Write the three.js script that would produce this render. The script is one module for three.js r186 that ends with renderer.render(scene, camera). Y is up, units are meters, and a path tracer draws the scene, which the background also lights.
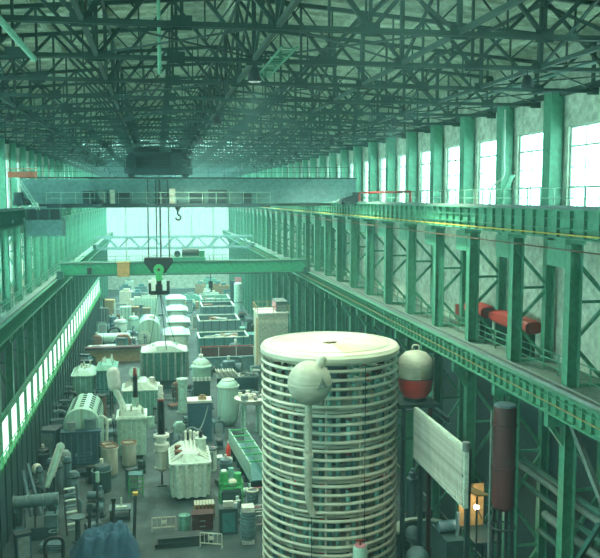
import * as THREE from 'three';
import { mergeGeometries, toCreasedNormals } from 'three/addons/utils/BufferGeometryUtils.js';
import { ImprovedNoise } from 'three/addons/math/ImprovedNoise.js';
import { RectAreaLightUniformsLib } from 'three/addons/lights/RectAreaLightUniformsLib.js';
RectAreaLightUniformsLib.init();

// ---------------------------------------------------------------- camera, sky, exposure, haze
const scene = new THREE.Scene();
const camera = new THREE.PerspectiveCamera(37.79, 600 / 558, 0.1, 600);
camera.position.set(0, 24, 0);
camera.up.set(0.01871, 0.99495, -0.09858);
camera.lookAt(0.17331, 24 - 0.10033, -0.97974);
scene.add(camera);
const renderer = new THREE.WebGLRenderer();
renderer.toneMapping = THREE.LinearToneMapping;
renderer.toneMappingExposure = 1.25;
renderer.shadowMap.enabled = true;
scene.background = new THREE.Color().setRGB(5.9, 8.9, 8.6);          // bright overcast sky behind the glass
const LAMP_COLOR = new THREE.Color().setRGB(0.84, 1.0, 0.76), LAMP_POWER = 820;
scene.fog = new THREE.FogExp2(new THREE.Color().setRGB(0.42, 0.9, 0.92), 0.0008);

// ---------------------------------------------------------------- helpers
let seedState = 12345;
const rnd = () => { seedState = (seedState * 1664525 + 1013904223) >>> 0; return seedState / 4294967296; };
const rr = (a, b) => a + (b - a) * rnd();
const used = new Map();
function numbered(n) { const k = used.get(n) ?? 0; used.set(n, k + 1); return k ? n + '_' + String(k).padStart(3, '0') : n; }
const ORD = ['first', 'second', 'third', 'fourth', 'fifth', 'sixth', 'seventh', 'eighth', 'ninth', 'tenth', 'eleventh', 'twelfth', 'thirteenth', 'fourteenth', 'fifteenth', 'sixteenth', 'seventeenth', 'eighteenth', 'nineteenth', 'twentieth'];

const noise = new ImprovedNoise();
function fbm(x, y, z, o = 4) { let s = 0, a = 0.5, f = 1; for (let i = 0; i < o; i++) { s += a * noise.noise(x * f, y * f, z); f *= 2.03; a *= 0.5; } return s; }
function tex(size, fn, rep) {
  const d = new Uint8Array(size * size * 4);
  for (let j = 0; j < size; j++) for (let i = 0; i < size; i++) {
    const c = fn(i / size, j / size), k = (j * size + i) * 4;
    for (let q = 0; q < 3; q++) d[k + q] = Math.max(0, Math.min(255, 255 * c[q]));
    d[k + 3] = 255;
  }
  const t = new THREE.DataTexture(d, size, size); t.wrapS = t.wrapT = THREE.RepeatWrapping; t.magFilter = THREE.LinearFilter; t.minFilter = THREE.LinearMipmapLinearFilter; t.generateMipmaps = true;
  t.colorSpace = THREE.SRGBColorSpace; t.repeat.set(rep, rep); t.needsUpdate = true; return t;
}
// tileable noise: blend four shifted copies
function tfbm(u, v, f, z, o) {
  const a = fbm(u * f, v * f, z, o), b = fbm((u - 1) * f, v * f, z, o), c = fbm(u * f, (v - 1) * f, z, o), d = fbm((u - 1) * f, (v - 1) * f, z, o);
  return (a * (1 - u) + b * u) * (1 - v) + (c * (1 - u) + d * u) * v;
}
const grimeTex = tex(256, (u, v) => { const n = 0.86 + 0.34 * tfbm(u, v, 9, 1.3, 4) + 0.2 * tfbm(u, v, 40, 5.1, 2), r = Math.max(0, tfbm(u, v, 6, 9.7, 4) - 0.16) * 1.3; return [n, n - r * 0.25, n - r * 0.5]; }, 0.35);
const plasterTex = tex(512, (u, v) => { const n = 0.82 + 0.42 * tfbm(u, v, 10, 2.7, 5) + 0.25 * tfbm(u, v, 60, 3.3, 2); return [n, n, n * 0.98]; }, 0.22);
const floorTex = tex(512, (u, v) => { const n = 0.7 + 0.75 * tfbm(u, v, 7, 8.1, 5) + 0.35 * tfbm(u, v, 50, 6.4, 2), s = Math.max(0, tfbm(u, v, 5, 4.4, 4) - 0.1); return [n - s * 0.9, n - s * 0.8, n - s * 0.6]; }, 0.06);
const rustTex = tex(256, (u, v) => { const n = 0.75 + 0.6 * tfbm(u, v, 8, 7.3, 5), r = Math.max(0, tfbm(u, v, 12, 2.2, 4)); return [n + r * 0.3, n - r * 0.2, n - r * 0.4]; }, 0.4);
function mat(hex, o = {}) {
  const { t = grimeTex, r = 0.62, m = 0, ...rest } = o;
  return new THREE.MeshStandardMaterial({ color: hex, map: t, roughness: r, metalness: m, ...rest });
}
const M = {
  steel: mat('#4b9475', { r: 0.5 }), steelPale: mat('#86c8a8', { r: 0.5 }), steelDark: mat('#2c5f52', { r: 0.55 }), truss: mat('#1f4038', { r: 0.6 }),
  deck: mat('#748d80', { r: 0.8 }), rail: mat('#4f8f74', { r: 0.5 }), railPale: mat('#a3cdb8', { r: 0.5 }),
  plaster: mat('#cdd8c8', { t: plasterTex, r: 0.9 }), slab: mat('#cfd8c2', { t: plasterTex, r: 0.95 }), slab2: mat('#bfcab6', { t: plasterTex, r: 0.95 }), floor: mat('#485b5b', { t: floorTex, r: 0.75 }),
  frame: mat('#6c7f78', { r: 0.6 }), framePale: mat('#c3d6ca', { r: 0.6 }), mint: mat('#aed6c4', { r: 0.42 }), mintPale: mat('#d2e6d6', { r: 0.45 }), mintDeep: mat('#6fae9a', { r: 0.45 }), teal: mat('#3f7f80', { r: 0.5 }),
  cream: mat('#dcdcc6', { r: 0.5 }), creamDark: mat('#b9bda9', { r: 0.6 }), white: mat('#e6e8dc', { r: 0.5 }), grey: mat('#7f8f8b', { r: 0.6 }), greyBlue: mat('#4f7078', { r: 0.5 }), blue: mat('#2f5568', { r: 0.6 }),
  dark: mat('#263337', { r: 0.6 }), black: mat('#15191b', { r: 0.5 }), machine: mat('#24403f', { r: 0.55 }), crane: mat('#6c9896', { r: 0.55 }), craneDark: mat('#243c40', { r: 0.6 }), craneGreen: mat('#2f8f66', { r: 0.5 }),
  red: mat('#a82a1e', { r: 0.5 }), redDark: mat('#5e2024', { t: rustTex, r: 0.65 }), redBright: mat('#f02c1e', { r: 0.45 }), rust: mat('#8a5a42', { t: rustTex, r: 0.85 }), ochre: mat('#b08f56', { r: 0.7 }), yellow: mat('#d6b23a', { r: 0.6 }), pink: mat('#d68a94', { r: 0.6 }), orange: mat('#c9694a', { r: 0.6 }),
  brown: mat('#7c5a44', { t: rustTex, r: 0.8 }), wood: mat('#a98d68', { t: rustTex, r: 0.85 }), green: mat('#3fae62', { r: 0.5 }), canGreen: mat('#8fd6cc', { r: 0.4 }), tarp: mat('#2c5670', { r: 0.85 }), cable: mat('#2a3130', { r: 0.6 }), porcelain: mat('#3a2a28', { r: 0.25 }), slate: mat('#5d7a7d', { r: 0.6 }),
};
const glass = new THREE.MeshPhysicalMaterial({ color: '#f4fffa', transmission: 1, thickness: 0, roughness: 0.0, ior: 1.45 });
const glassDimmed = new THREE.MeshPhysicalMaterial({ color: new THREE.Color().setRGB(0.3, 0.33, 0.305), transmission: 1, thickness: 0, roughness: 0.0, ior: 1.45 });   // far gable glazing, its colour darkened to dim the glare
const litGlass = new THREE.MeshStandardMaterial({ color: '#e8fff2', emissive: new THREE.Color().setRGB(0.72, 1, 0.82), emissiveIntensity: 1.1, roughness: 0.4 });

const V = (x, y, z) => new THREE.Vector3(x, y, z);
function flat(g) { const h = g.index ? g.toNonIndexed() : g; for (const k of Object.keys(h.attributes)) if (!['position', 'normal', 'uv'].includes(k)) h.deleteAttribute(k); return h; }
const merge = (l) => (Array.isArray(l) ? (l.length === 1 ? l[0] : mergeGeometries(l.map(flat))) : l);
function box(w, h, d, x = 0, y = 0, z = 0, ry = 0) {       // centred on x, z; stands on y
  const g = new THREE.BoxGeometry(w, h, d), uv = g.attributes.uv, s = [[d, h], [d, h], [w, d], [w, d], [w, h], [w, h]], o = (w * 7.3 + h * 3.1 + x * 0.37 + z * 0.53);
  for (let f = 0; f < 6; f++) for (let i = 0; i < 4; i++) uv.setXY(f * 4 + i, uv.getX(f * 4 + i) * s[f][0] + o, uv.getY(f * 4 + i) * s[f][1] + o * 0.7);
  if (ry) g.rotateY(ry);
  return g.translate(x, y + h / 2, z);
}
function bar(a, b, w, h = w) {                             // a rectangular member between two points
  const d = b.clone().sub(a), L = d.length(), g = box(w, h, L, 0, -h / 2, 0), m = new THREE.Matrix4();
  const up = Math.abs(d.y) > 0.98 * L ? V(0, 0, 1) : V(0, 1, 0);
  m.lookAt(V(0, 0, 0), d, up); g.applyMatrix4(m);
  const c = a.clone().add(b).multiplyScalar(0.5); return g.translate(c.x, c.y, c.z);
}
function ibar(a, b, w, h, t = 0.03) {                      // an I section: two flanges (local up/down) and a web
  const d = b.clone().sub(a), L = d.length(), g = mergeGeometries([box(w, t, L, 0, h / 2 - t, 0), box(w, t, L, 0, -h / 2, 0), box(t, h - 2 * t, L, 0, -h / 2 + t, 0)].map(flat)), m = new THREE.Matrix4();
  const up = Math.abs(d.y) > 0.98 * L ? V(1, 0, 0) : V(0, 1, 0);
  m.lookAt(V(0, 0, 0), d, up); g.applyMatrix4(m);
  const c = a.clone().add(b).multiplyScalar(0.5); return g.translate(c.x, c.y, c.z);
}
function cyl(r0, r1, h, x = 0, y = 0, z = 0, n = 24, open = false) {   // r0 top, r1 bottom; stands on y
  const g = new THREE.CylinderGeometry(r0, r1, h, n, 1, open), uv = g.attributes.uv, k = Math.max(1, Math.round(6.28 * Math.max(r0, r1)));
  for (let i = 0; i < uv.count; i++) uv.setXY(i, uv.getX(i) * k + x * 0.3, uv.getY(i) * h + z * 0.2);
  return g.translate(x, y + h / 2, z);
}
function rod(a, b, r, n = 10, r2 = r) { const d = b.clone().sub(a), L = d.length(), g = cyl(r2, r, L, 0, 0, 0, n); g.applyQuaternion(new THREE.Quaternion().setFromUnitVectors(V(0, 1, 0), d.normalize())); return g.translate(a.x, a.y, a.z); }
function lathe(pts, x = 0, y = 0, z = 0, n = 28) { const g = new THREE.LatheGeometry(pts.map(([r, h]) => new THREE.Vector2(Math.max(r, 0.0005), h)), n), c = toCreasedNormals(g, 0.6); return c.translate(x, y, z); }
function tube(pts, r, n = 40, m = 8, closed = false) { return new THREE.TubeGeometry(new THREE.CatmullRomCurve3(pts.map((p) => V(...p)), closed), n, r, m, closed); }
function sph(r, x, y, z, sy = 1, n = 28) { const g = new THREE.SphereGeometry(r, n, n * 0.7 | 0); g.scale(1, sy, 1); return g.translate(x, y, z); }
function loft(rings, caps = true, crease = 0.5) {          // rings: arrays of [x,y,z], the same count each
  const p = [], uv = [], n = rings[0].length;
  const tri = (...q) => { for (const [a, u, v] of q) { p.push(...a); uv.push(u, v); } };
  for (let k = 0; k + 1 < rings.length; k++) for (let i = 0; i < n; i++) {
    const j = (i + 1) % n, A = rings[k][i], B = rings[k][j], C = rings[k + 1][j], D = rings[k + 1][i], w = Math.hypot(B[0] - A[0], B[2] - A[2]), u = i * w, u2 = u + w;
    tri([A, u, A[1]], [D, u, D[1]], [C, u2, C[1]]); tri([A, u, A[1]], [C, u2, C[1]], [B, u2, B[1]]);
  }
  if (caps) for (const [ring, up] of [[rings[0], false], [rings[rings.length - 1], true]]) {
    const c = ring.reduce((s, q) => [s[0] + q[0] / n, s[1] + q[1] / n, s[2] + q[2] / n], [0, 0, 0]);
    for (let i = 0; i < n; i++) { const a = ring[i], b = ring[(i + 1) % n]; up ? tri([c, c[0], c[2]], [a, a[0], a[2]], [b, b[0], b[2]]) : tri([c, c[0], c[2]], [b, b[0], b[2]], [a, a[0], a[2]]); }
  }
  const g = new THREE.BufferGeometry();
  g.setAttribute('position', new THREE.Float32BufferAttribute(p, 3)); g.setAttribute('uv', new THREE.Float32BufferAttribute(uv, 2)); g.computeVertexNormals();
  return toCreasedNormals(g, crease);
}
function plan(w, d, y, { cr = 0.3, flutes = 0, amp = 0, n = 96 } = {}) {   // rounded rectangle ring, wound so that loft() faces out
  const out = [];
  const hw = w / 2 - cr, hd = d / 2 - cr, per = [];
  const arc = (cx, cz, a0) => { for (let i = 0; i <= 6; i++) { const a = a0 + (i / 6) * Math.PI / 2; per.push([cx + cr * Math.cos(a), cz + cr * Math.sin(a)]); } };
  arc(hw, hd, 0); arc(-hw, hd, Math.PI / 2); arc(-hw, -hd, Math.PI); arc(hw, -hd, 1.5 * Math.PI);
  const L = [0]; for (let i = 0; i < per.length; i++) { const a = per[i], b = per[(i + 1) % per.length]; L.push(L[i] + Math.hypot(b[0] - a[0], b[1] - a[1])); }
  const T = L[per.length];
  for (let k = 0; k < n; k++) {
    const s = (k / n) * T; let i = 0; while (L[i + 1] < s) i++;
    const a = per[i], b = per[(i + 1) % per.length], f = (s - L[i]) / (L[i + 1] - L[i] || 1);
    let x = a[0] + (b[0] - a[0]) * f, z = a[1] + (b[1] - a[1]) * f;
    if (flutes) { const l = Math.hypot(x, z), ph = ((k / n) * flutes) % 1, q = 1 + amp * (ph < 0.4 ? 1 : ph < 0.5 ? 1 - (ph - 0.4) * 20 : ph < 0.9 ? -1 : -1 + (ph - 0.9) * 20) / l; x *= q; z *= q; }
    out.push([x, y, z]);
  }
  return out.reverse();
}
function part(name, g, m, parent, label) {
  const o = new THREE.Mesh(merge(g), m); o.name = name; o.castShadow = o.receiveShadow = true; parent.add(o);
  if (label) o.userData.label = label;
  return o;
}
function thing(name, label, category, [x, y, z] = [0, 0, 0], turn = 0, group) {
  const o = new THREE.Group(); o.name = numbered(name); scene.add(o); o.position.set(x, y, z); o.rotation.y = turn;
  o.userData = { label, category }; if (group) o.userData.group = group; return o;
}
function single(name, g, m, label, category, group) {
  const o = new THREE.Mesh(merge(g), m); o.name = numbered(name); o.castShadow = o.receiveShadow = true; scene.add(o);
  o.userData = { label, category }; if (group) o.userData.group = group; return o;
}
function struct(name, g, m) { const o = new THREE.Mesh(merge(g), m); o.name = name; o.castShadow = o.receiveShadow = true; o.userData.kind = 'structure'; scene.add(o); return o; }
function structGroup(name) { const o = new THREE.Group(); o.name = name; o.userData.kind = 'structure'; scene.add(o); return o; }
function copy(src, [x, y, z], turn, label) { const c = src.clone(); c.name = numbered(src.name.replace(/_\d{3}$/, '')); c.position.set(x, y, z); c.rotation.y = turn; c.userData = { ...src.userData }; if (label) c.userData.label = label; scene.add(c); return c; }
const shared = new Map();
function sharedBox(w, h, d) { const k = [w, h, d].join(); if (!shared.has(k)) shared.set(k, box(w, h, d, 0, -h / 2, 0)); return shared.get(k); }
function piece(name, w, h, d, x, y, z, m, parent) { const o = new THREE.Mesh(sharedBox(w, h, d), m); o.name = name; o.position.set(x, y, z); o.castShadow = o.receiveShadow = true; parent.add(o); return o; }

// ---------------------------------------------------------------- the hall
const XL = -13.6, XR = 21.0, ZF = 30, ZB = -216, COL0 = -34.2, BAY = 6;   // wall faces, hall ends, first column line
const XC = 3.7, EAVE = 31.4, RIDGE = 32.8;
struct('floor', box(XR - XL + 2, 0.4, ZF - ZB + 2, (XL + XR) / 2, -0.4, (ZF + ZB) / 2), M.floor);
// outer walls with real openings, each window a frame and its panes
let windowCount = 0;
function sideWall(name, x, out, rows, m) {                 // rows: [y0, y1, width]
  const g = [], t = 0.4, xc = x + out * t / 2; let y = 0;
  const bays = []; for (let k = -10; k < 30; k++) bays.push(COL0 - BAY * k - BAY / 2);
  const zTop = ZF, zEnd = ZB;
  for (const [y0, y1, w] of rows) {
    if (y0 > y) g.push(box(t, y0 - y, zTop - zEnd, xc, y, (zTop + zEnd) / 2));
    let z = zTop;
    for (const c of bays) { g.push(box(t, y1 - y0, z - (c + w / 2), xc, y0, (z + c + w / 2) / 2)); z = c - w / 2; }
    g.push(box(t, y1 - y0, z - zEnd, xc, y0, (z + zEnd) / 2));
    y = y1;
  }
  g.push(box(t, 33.2 - y, zTop - zEnd, xc, y, (zTop + zEnd) / 2));
  struct(name, g, m);
  return bays;
}
function windowIn(x, out, zc, y0, y1, w, nc, nr, fine, gl) {
  const o = structGroup('window_' + (++windowCount)), xc = x + out * 0.2, g = [], h = y1 - y0;
  o.position.set(xc, y0, zc);
  g.push(box(0.12, 0.1, w, 0, 0, 0), box(0.12, 0.1, w, 0, h - 0.1, 0), box(0.12, h, 0.1, 0, 0, w / 2 - 0.05), box(0.12, h, 0.1, 0, 0, -w / 2 + 0.05));
  for (let i = 1; i < nc; i++) g.push(box(0.08, h, 0.06, 0, 0, -w / 2 + (w * i) / nc));
  for (let j = 1; j < nr; j++) g.push(box(0.06, j % 2 ? 0.05 : 0.1, w, 0, (h * j) / nr - 0.04, 0));
  part('window_frame', g, M.framePale, o);
  if (fine) for (let i = 0; i < nc; i++) for (let j = 0; j < nr; j++) piece('pane', 0.012, h / nr - 0.02, w / nc - 0.02, 0, h * (j + 0.5) / nr, -w / 2 + w * (i + 0.5) / nc, gl, o);
  else piece('pane', 0.012, h, w, 0, h / 2, 0, gl, o);
}
const WR = [[22.4, 27.6, 4.4]], WL = [[15.8, 20.8, 5.2], [22.4, 27.6, 5.2]];
for (const z of sideWall('wall_right', XR, 1, WR, M.plaster)) windowIn(XR, 1, z, 22.4, 27.6, 4.4, 3, 5, z < -30 && z > -84, glass);
for (const z of sideWall('wall_left', XL, -1, WL, M.plaster)) {
  windowIn(XL, -1, z, 15.8, 20.8, 5.2, 3, 4, false, glass); windowIn(XL, -1, z, 22.4, 27.6, 5.2, 3, 5, false, glass);
}
{ // end walls: the far gable is glazed above the gates
  const w = XR - XL, cx = (XL + XR) / 2;
  struct('wall_back', [box(w, 33.2, 0.4, cx, 0, ZF + 0.2)], M.plaster);
  const bands = [[box(w, 7, 0.4, cx, 0, ZB - 0.2)], [box(w, 5.4, 0.4, cx, 27.8, ZB - 0.2)]].flat();
  for (let i = 0; i <= 6; i++) bands.push(box(0.3, 20.8, 0.4, XL + 0.35 + (w - 0.7) * i / 6, 7, ZB - 0.2));
  struct('wall_front', bands, M.plaster);
  for (let i = 0; i < 6; i++) {
    const o = structGroup('window_' + (++windowCount)), ww = (w - 0.7) / 6 - 0.7, g = []; o.position.set(XL + 0.7 + (w - 0.7) * i / 6 + ww / 2, 7, ZB - 0.2);
    for (let a = 0; a <= 3; a++) g.push(box(0.05, 20.8, 0.06, -ww / 2 + ww * a / 3, 0, 0));
    for (let b = 0; b <= 3; b++) g.push(box(ww, 0.05, 0.06, 0, 20.7 * b / 3, 0));
    part('window_frame', g, M.framePale, o); piece('pane', ww + 0.4, 20.8, 0.012, 0, 10.4, 0, glassDimmed, o);
  }
}
{ // roof of ribbed slabs on the trusses, pitched to a low ridge
  const c = structGroup('ceiling'), n = 12, pw = (XR - XL + 0.8) / n, far = [];
  const pg = mergeGeometries([box(pw - 0.03, 0.08, BAY - 0.04, 0, 0.24, 0), box(0.1, 0.24, BAY - 0.04, -pw / 2 + 0.07, 0, 0), box(0.1, 0.24, BAY - 0.04, pw / 2 - 0.07, 0, 0), box(pw - 0.24, 0.14, 0.09, 0, 0.1, -1.5), box(pw - 0.24, 0.14, 0.09, 0, 0.1, 0), box(pw - 0.24, 0.14, 0.09, 0, 0.1, 1.5), box(pw - 0.24, 0.14, 0.09, 0, 0.1, -2.9), box(pw - 0.24, 0.14, 0.09, 0, 0.1, 2.9)].map(flat));
  for (let k = -9; k < 32; k++) for (let i = 0; i < n; i++) {
    if (k >= 17 && k < 31 && i > 0 && i < 11) continue;
    const z = -24.6 - BAY * k - BAY / 2, x = XL - 0.4 + pw * (i + 0.5), y = EAVE + (RIDGE - EAVE) * (1 - Math.abs(x - XC) / 17.3) + 0.1, tilt = (x < XC ? 1 : -1) * Math.atan((RIDGE - EAVE) / 17.3);
    if (k >= 0 && k < 22) { const o = new THREE.Mesh(pg, rnd() < 0.5 ? M.slab : M.slab2); o.name = 'roof_slab'; o.position.set(x, y, z); o.rotation.z = tilt; o.castShadow = o.receiveShadow = true; c.add(o); }
    else far.push(pg.clone().rotateZ(tilt).translate(x, y, z));
  }
  const o = part('roof_slab_field', far, M.slab, c); o.userData.kind = 'stuff';
  const SK0 = -126.6, SK1 = -210.6, sl = Math.atan((RIDGE - EAVE) / 17.3), half = (w, x, z0, z1) => box(w, 0.2, z0 - z1, 0, -0.1, 0).rotateZ(x < XC ? sl : -sl).translate(x, EAVE + (RIDGE - EAVE) * (1 - Math.abs(x - XC) / 17.3) + 0.55, (z0 + z1) / 2);
  const dk = []; for (const s of [-1, 1]) dk.push(half(18, XC + s * 8.95, ZF + 1.5, SK0), half(3.4, XC + s * 16.3, SK0, SK1), half(18, XC + s * 8.95, SK1, ZB - 1.5));
  struct('roof_deck', dk, M.slab);
  for (let k = 0; k < 14; k++) for (const s of [-1, 1]) { const o = structGroup('window_' + (++windowCount)), zc = SK0 - 3 - k * 6; o.position.set(XC + s * 7.3, EAVE + (RIDGE - EAVE) * (1 - 7.3 / 17.3) + 0.4, zc); o.rotation.z = -s * sl; part('window_frame', [box(14.6, 0.12, 0.1, 0, 0, 2.95), box(14.6, 0.12, 0.1, 0, 0, -2.95), ...[-7.2, -4.8, -2.4, 0, 2.4, 4.8, 7.2].map((x) => box(0.1, 0.12, 5.9, x, 0, 0))], M.framePale, o); piece('pane', 14.6, 0.012, 5.96, 0, 0.06, 0, glass, o); }  // skylights added to brighten the haze over the far hall
}

struct('shade_trim_1', box(0.1, 14.6, ZF - ZB, XR - 0.05, 0.3, (ZF + ZB) / 2), M.machine);   // added dark sheet on the right wall, coloured as shade under the walkway
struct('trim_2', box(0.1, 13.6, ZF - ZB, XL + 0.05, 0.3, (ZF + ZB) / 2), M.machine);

// ---------------------------------------------------------------- roof trusses
const CH = 29.0;                                            // bottom chord level
const topY = (x) => EAVE + (RIDGE - EAVE) * (1 - Math.abs(x - XC) / 17.3) - 0.12;
const TX0 = -13.3, TX1 = 20.7, NP = 12, nodes = []; for (let i = 0; i <= NP; i++) nodes.push(TX0 + (TX1 - TX0) * i / NP);
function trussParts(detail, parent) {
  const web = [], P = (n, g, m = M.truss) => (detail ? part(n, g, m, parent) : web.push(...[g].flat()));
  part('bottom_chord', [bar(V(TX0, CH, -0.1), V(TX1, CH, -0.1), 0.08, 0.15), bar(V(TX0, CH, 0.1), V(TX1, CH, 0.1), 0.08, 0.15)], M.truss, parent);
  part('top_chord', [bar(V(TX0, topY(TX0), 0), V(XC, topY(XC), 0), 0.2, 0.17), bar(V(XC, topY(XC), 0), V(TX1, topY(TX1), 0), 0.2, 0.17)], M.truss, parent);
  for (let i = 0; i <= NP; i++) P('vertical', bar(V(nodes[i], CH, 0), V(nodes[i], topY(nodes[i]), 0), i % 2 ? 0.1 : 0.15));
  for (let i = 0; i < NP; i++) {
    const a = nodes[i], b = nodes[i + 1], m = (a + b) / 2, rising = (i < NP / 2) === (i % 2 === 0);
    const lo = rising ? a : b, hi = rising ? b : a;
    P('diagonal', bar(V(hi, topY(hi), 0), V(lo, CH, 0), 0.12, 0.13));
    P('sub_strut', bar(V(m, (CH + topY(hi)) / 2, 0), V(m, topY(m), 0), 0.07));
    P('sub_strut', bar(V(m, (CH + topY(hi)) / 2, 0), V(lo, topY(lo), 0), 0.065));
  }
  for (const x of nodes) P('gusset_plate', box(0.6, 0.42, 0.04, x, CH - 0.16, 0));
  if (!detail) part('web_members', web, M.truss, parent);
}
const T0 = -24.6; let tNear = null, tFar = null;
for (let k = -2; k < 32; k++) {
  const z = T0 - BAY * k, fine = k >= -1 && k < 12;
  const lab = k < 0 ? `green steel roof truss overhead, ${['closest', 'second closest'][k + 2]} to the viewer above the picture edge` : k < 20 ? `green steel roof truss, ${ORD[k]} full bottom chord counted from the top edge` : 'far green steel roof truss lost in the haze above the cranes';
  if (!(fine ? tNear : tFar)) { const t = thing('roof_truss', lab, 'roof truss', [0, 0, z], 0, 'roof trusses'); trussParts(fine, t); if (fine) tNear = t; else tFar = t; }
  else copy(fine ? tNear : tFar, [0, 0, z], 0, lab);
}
{ // longitudinal bracing: upright trusses along the hall, struts and wind bracing between the bottom chords
  const names = { [XC]: 'along the ridge line', [XC - 5.67]: 'left of the ridge line', [XC + 5.67]: 'right of the ridge line', [XC - 11.33]: 'along the left eaves', [XC + 11.33]: 'along the right eaves' };
  for (const x of [XC, XC - 5.67, XC + 5.67, XC - 11.33, XC + 11.33]) {
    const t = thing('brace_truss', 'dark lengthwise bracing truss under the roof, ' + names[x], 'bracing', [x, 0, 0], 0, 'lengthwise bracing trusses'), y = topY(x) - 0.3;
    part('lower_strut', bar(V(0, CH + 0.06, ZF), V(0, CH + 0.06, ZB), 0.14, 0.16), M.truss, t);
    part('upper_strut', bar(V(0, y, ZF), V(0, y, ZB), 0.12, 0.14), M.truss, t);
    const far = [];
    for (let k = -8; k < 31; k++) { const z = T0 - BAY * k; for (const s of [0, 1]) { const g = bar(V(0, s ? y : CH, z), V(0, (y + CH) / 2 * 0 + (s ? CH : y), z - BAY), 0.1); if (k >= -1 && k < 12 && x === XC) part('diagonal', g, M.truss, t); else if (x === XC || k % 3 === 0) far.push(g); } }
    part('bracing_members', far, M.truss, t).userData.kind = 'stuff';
  }
  const w = thing('wind_bracing', 'dark crossed wind braces lying between the truss bottom chords', 'bracing'), g = [];
  for (let k = -8; k < 31; k++) for (const [a, b] of [[0, 2], [10, 12], [4, 6], [6, 8]]) { if ((a === 4 || a === 6) && k % 2) continue; const z = T0 - BAY * k; g.push(bar(V(nodes[a], CH + 0.1, z), V(nodes[b], CH + 0.1, z - BAY), 0.06), bar(V(nodes[b], CH + 0.1, z), V(nodes[a], CH + 0.1, z - BAY), 0.06)); }
  part('brace_members', g, M.truss, w);
  single('eaves_girder', [bar(V(20.75, 29.3, ZF), V(20.75, 29.3, ZB), 0.2, 0.3)], M.truss, 'dark steel girder along the top of the right wall columns', 'girder');
  single('cable_tray', [bar(V(18.2, 29.6, ZF), V(18.2, 29.6, -120), 0.35, 0.1)], M.steelDark, 'thin cable tray running under the roof beside the right wall', 'cable tray');
  single('strut_pipe', rod(V(-4.1, 28.85, 2), V(-4.1, 28.85, -30.6), 0.1), M.steelPale, 'pale green pipe strut at upper left ending at a truss', 'pipe');
  const lp = thing('catwalk_ladder', 'pale green ladder lying under the trusses right of the ridge', 'ladder', [4.2, 28.9, 0]);
  part('rail', bar(V(0, 0, -27), V(0, 0, -34), 0.06), M.steel, lp); part('rail', bar(V(0.5, 0, -27), V(0.5, 0, -34), 0.06), M.steel, lp);
  for (let i = 0; i < 14; i++) part('rung', bar(V(0, 0, -27.3 - i * 0.5), V(0.5, 0, -27.3 - i * 0.5), 0.04), M.steel, lp);
  const pole = thing('hanging_pole', 'pale vertical pole hanging from the roof with a coil of cable', 'pole', [0.25, 0, -30.4]);
  part('pole', rod(V(0, 28.4, 0), V(0, 32.2, 0), 0.07), M.steelPale, pole); part('cable_coil', new THREE.TorusGeometry(0.3, 0.03, 8, 20).scale(0.5, 1.4, 1).translate(-0.3, 28.1, 0), M.cable, pole);
}
// high-bay lamps under the truss bottom chords
{
  let proto = null; const rows = [['left', -8], ['middle', 3.7], ['right', 14.5]];
  for (let k = -2, li = 0; k < 31; k += 3, li++) rows.forEach(([side, x]) => {
    const z = T0 - BAY * k, lab = `dark bell lamp under a roof truss, ${ORD[li]} from the viewer in the ${side} row`;
    let o;
    if (!proto) {
      o = proto = thing('hanging_lamp', lab, 'lamp', [x, CH - 0.75, z], 0, 'high bay lamps under the trusses');
      part('shade', lathe([[0.08, 0.5], [0.12, 0.48], [0.2, 0.32], [0.25, 0.0], [0.24, 0.0], [0.19, 0.31], [0.06, 0.45], [0.001, 0.46]]), M.dark, o); part('stem', rod(V(0, 0.45, 0), V(0, 0.7, 0), 0.03), M.dark, o);
      const b = part('bulb', sph(0.06, 0, 0.3, 0), new THREE.MeshStandardMaterial({ color: '#ffffff', emissive: new THREE.Color().setRGB(0.8, 1, 0.87), emissiveIntensity: 6 }), o);
    } else o = copy(proto, [x, CH - 0.75, z], 0, lab);
    if (side === 'left' && li < 4 && li > 0 || side === 'right' && li < 2) return;      // these lamps are off
    const l = new THREE.SpotLight(LAMP_COLOR, LAMP_POWER, 0, 1.2, 0.8, 2); l.name = 'lamp_light'; l.position.set(x, CH - 0.8, z); l.target.position.set(x, 0, z); l.castShadow = true; l.shadow.radius = 18; scene.add(l, l.target); l.target.name = 'lamp_aim';
  });
}

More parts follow.
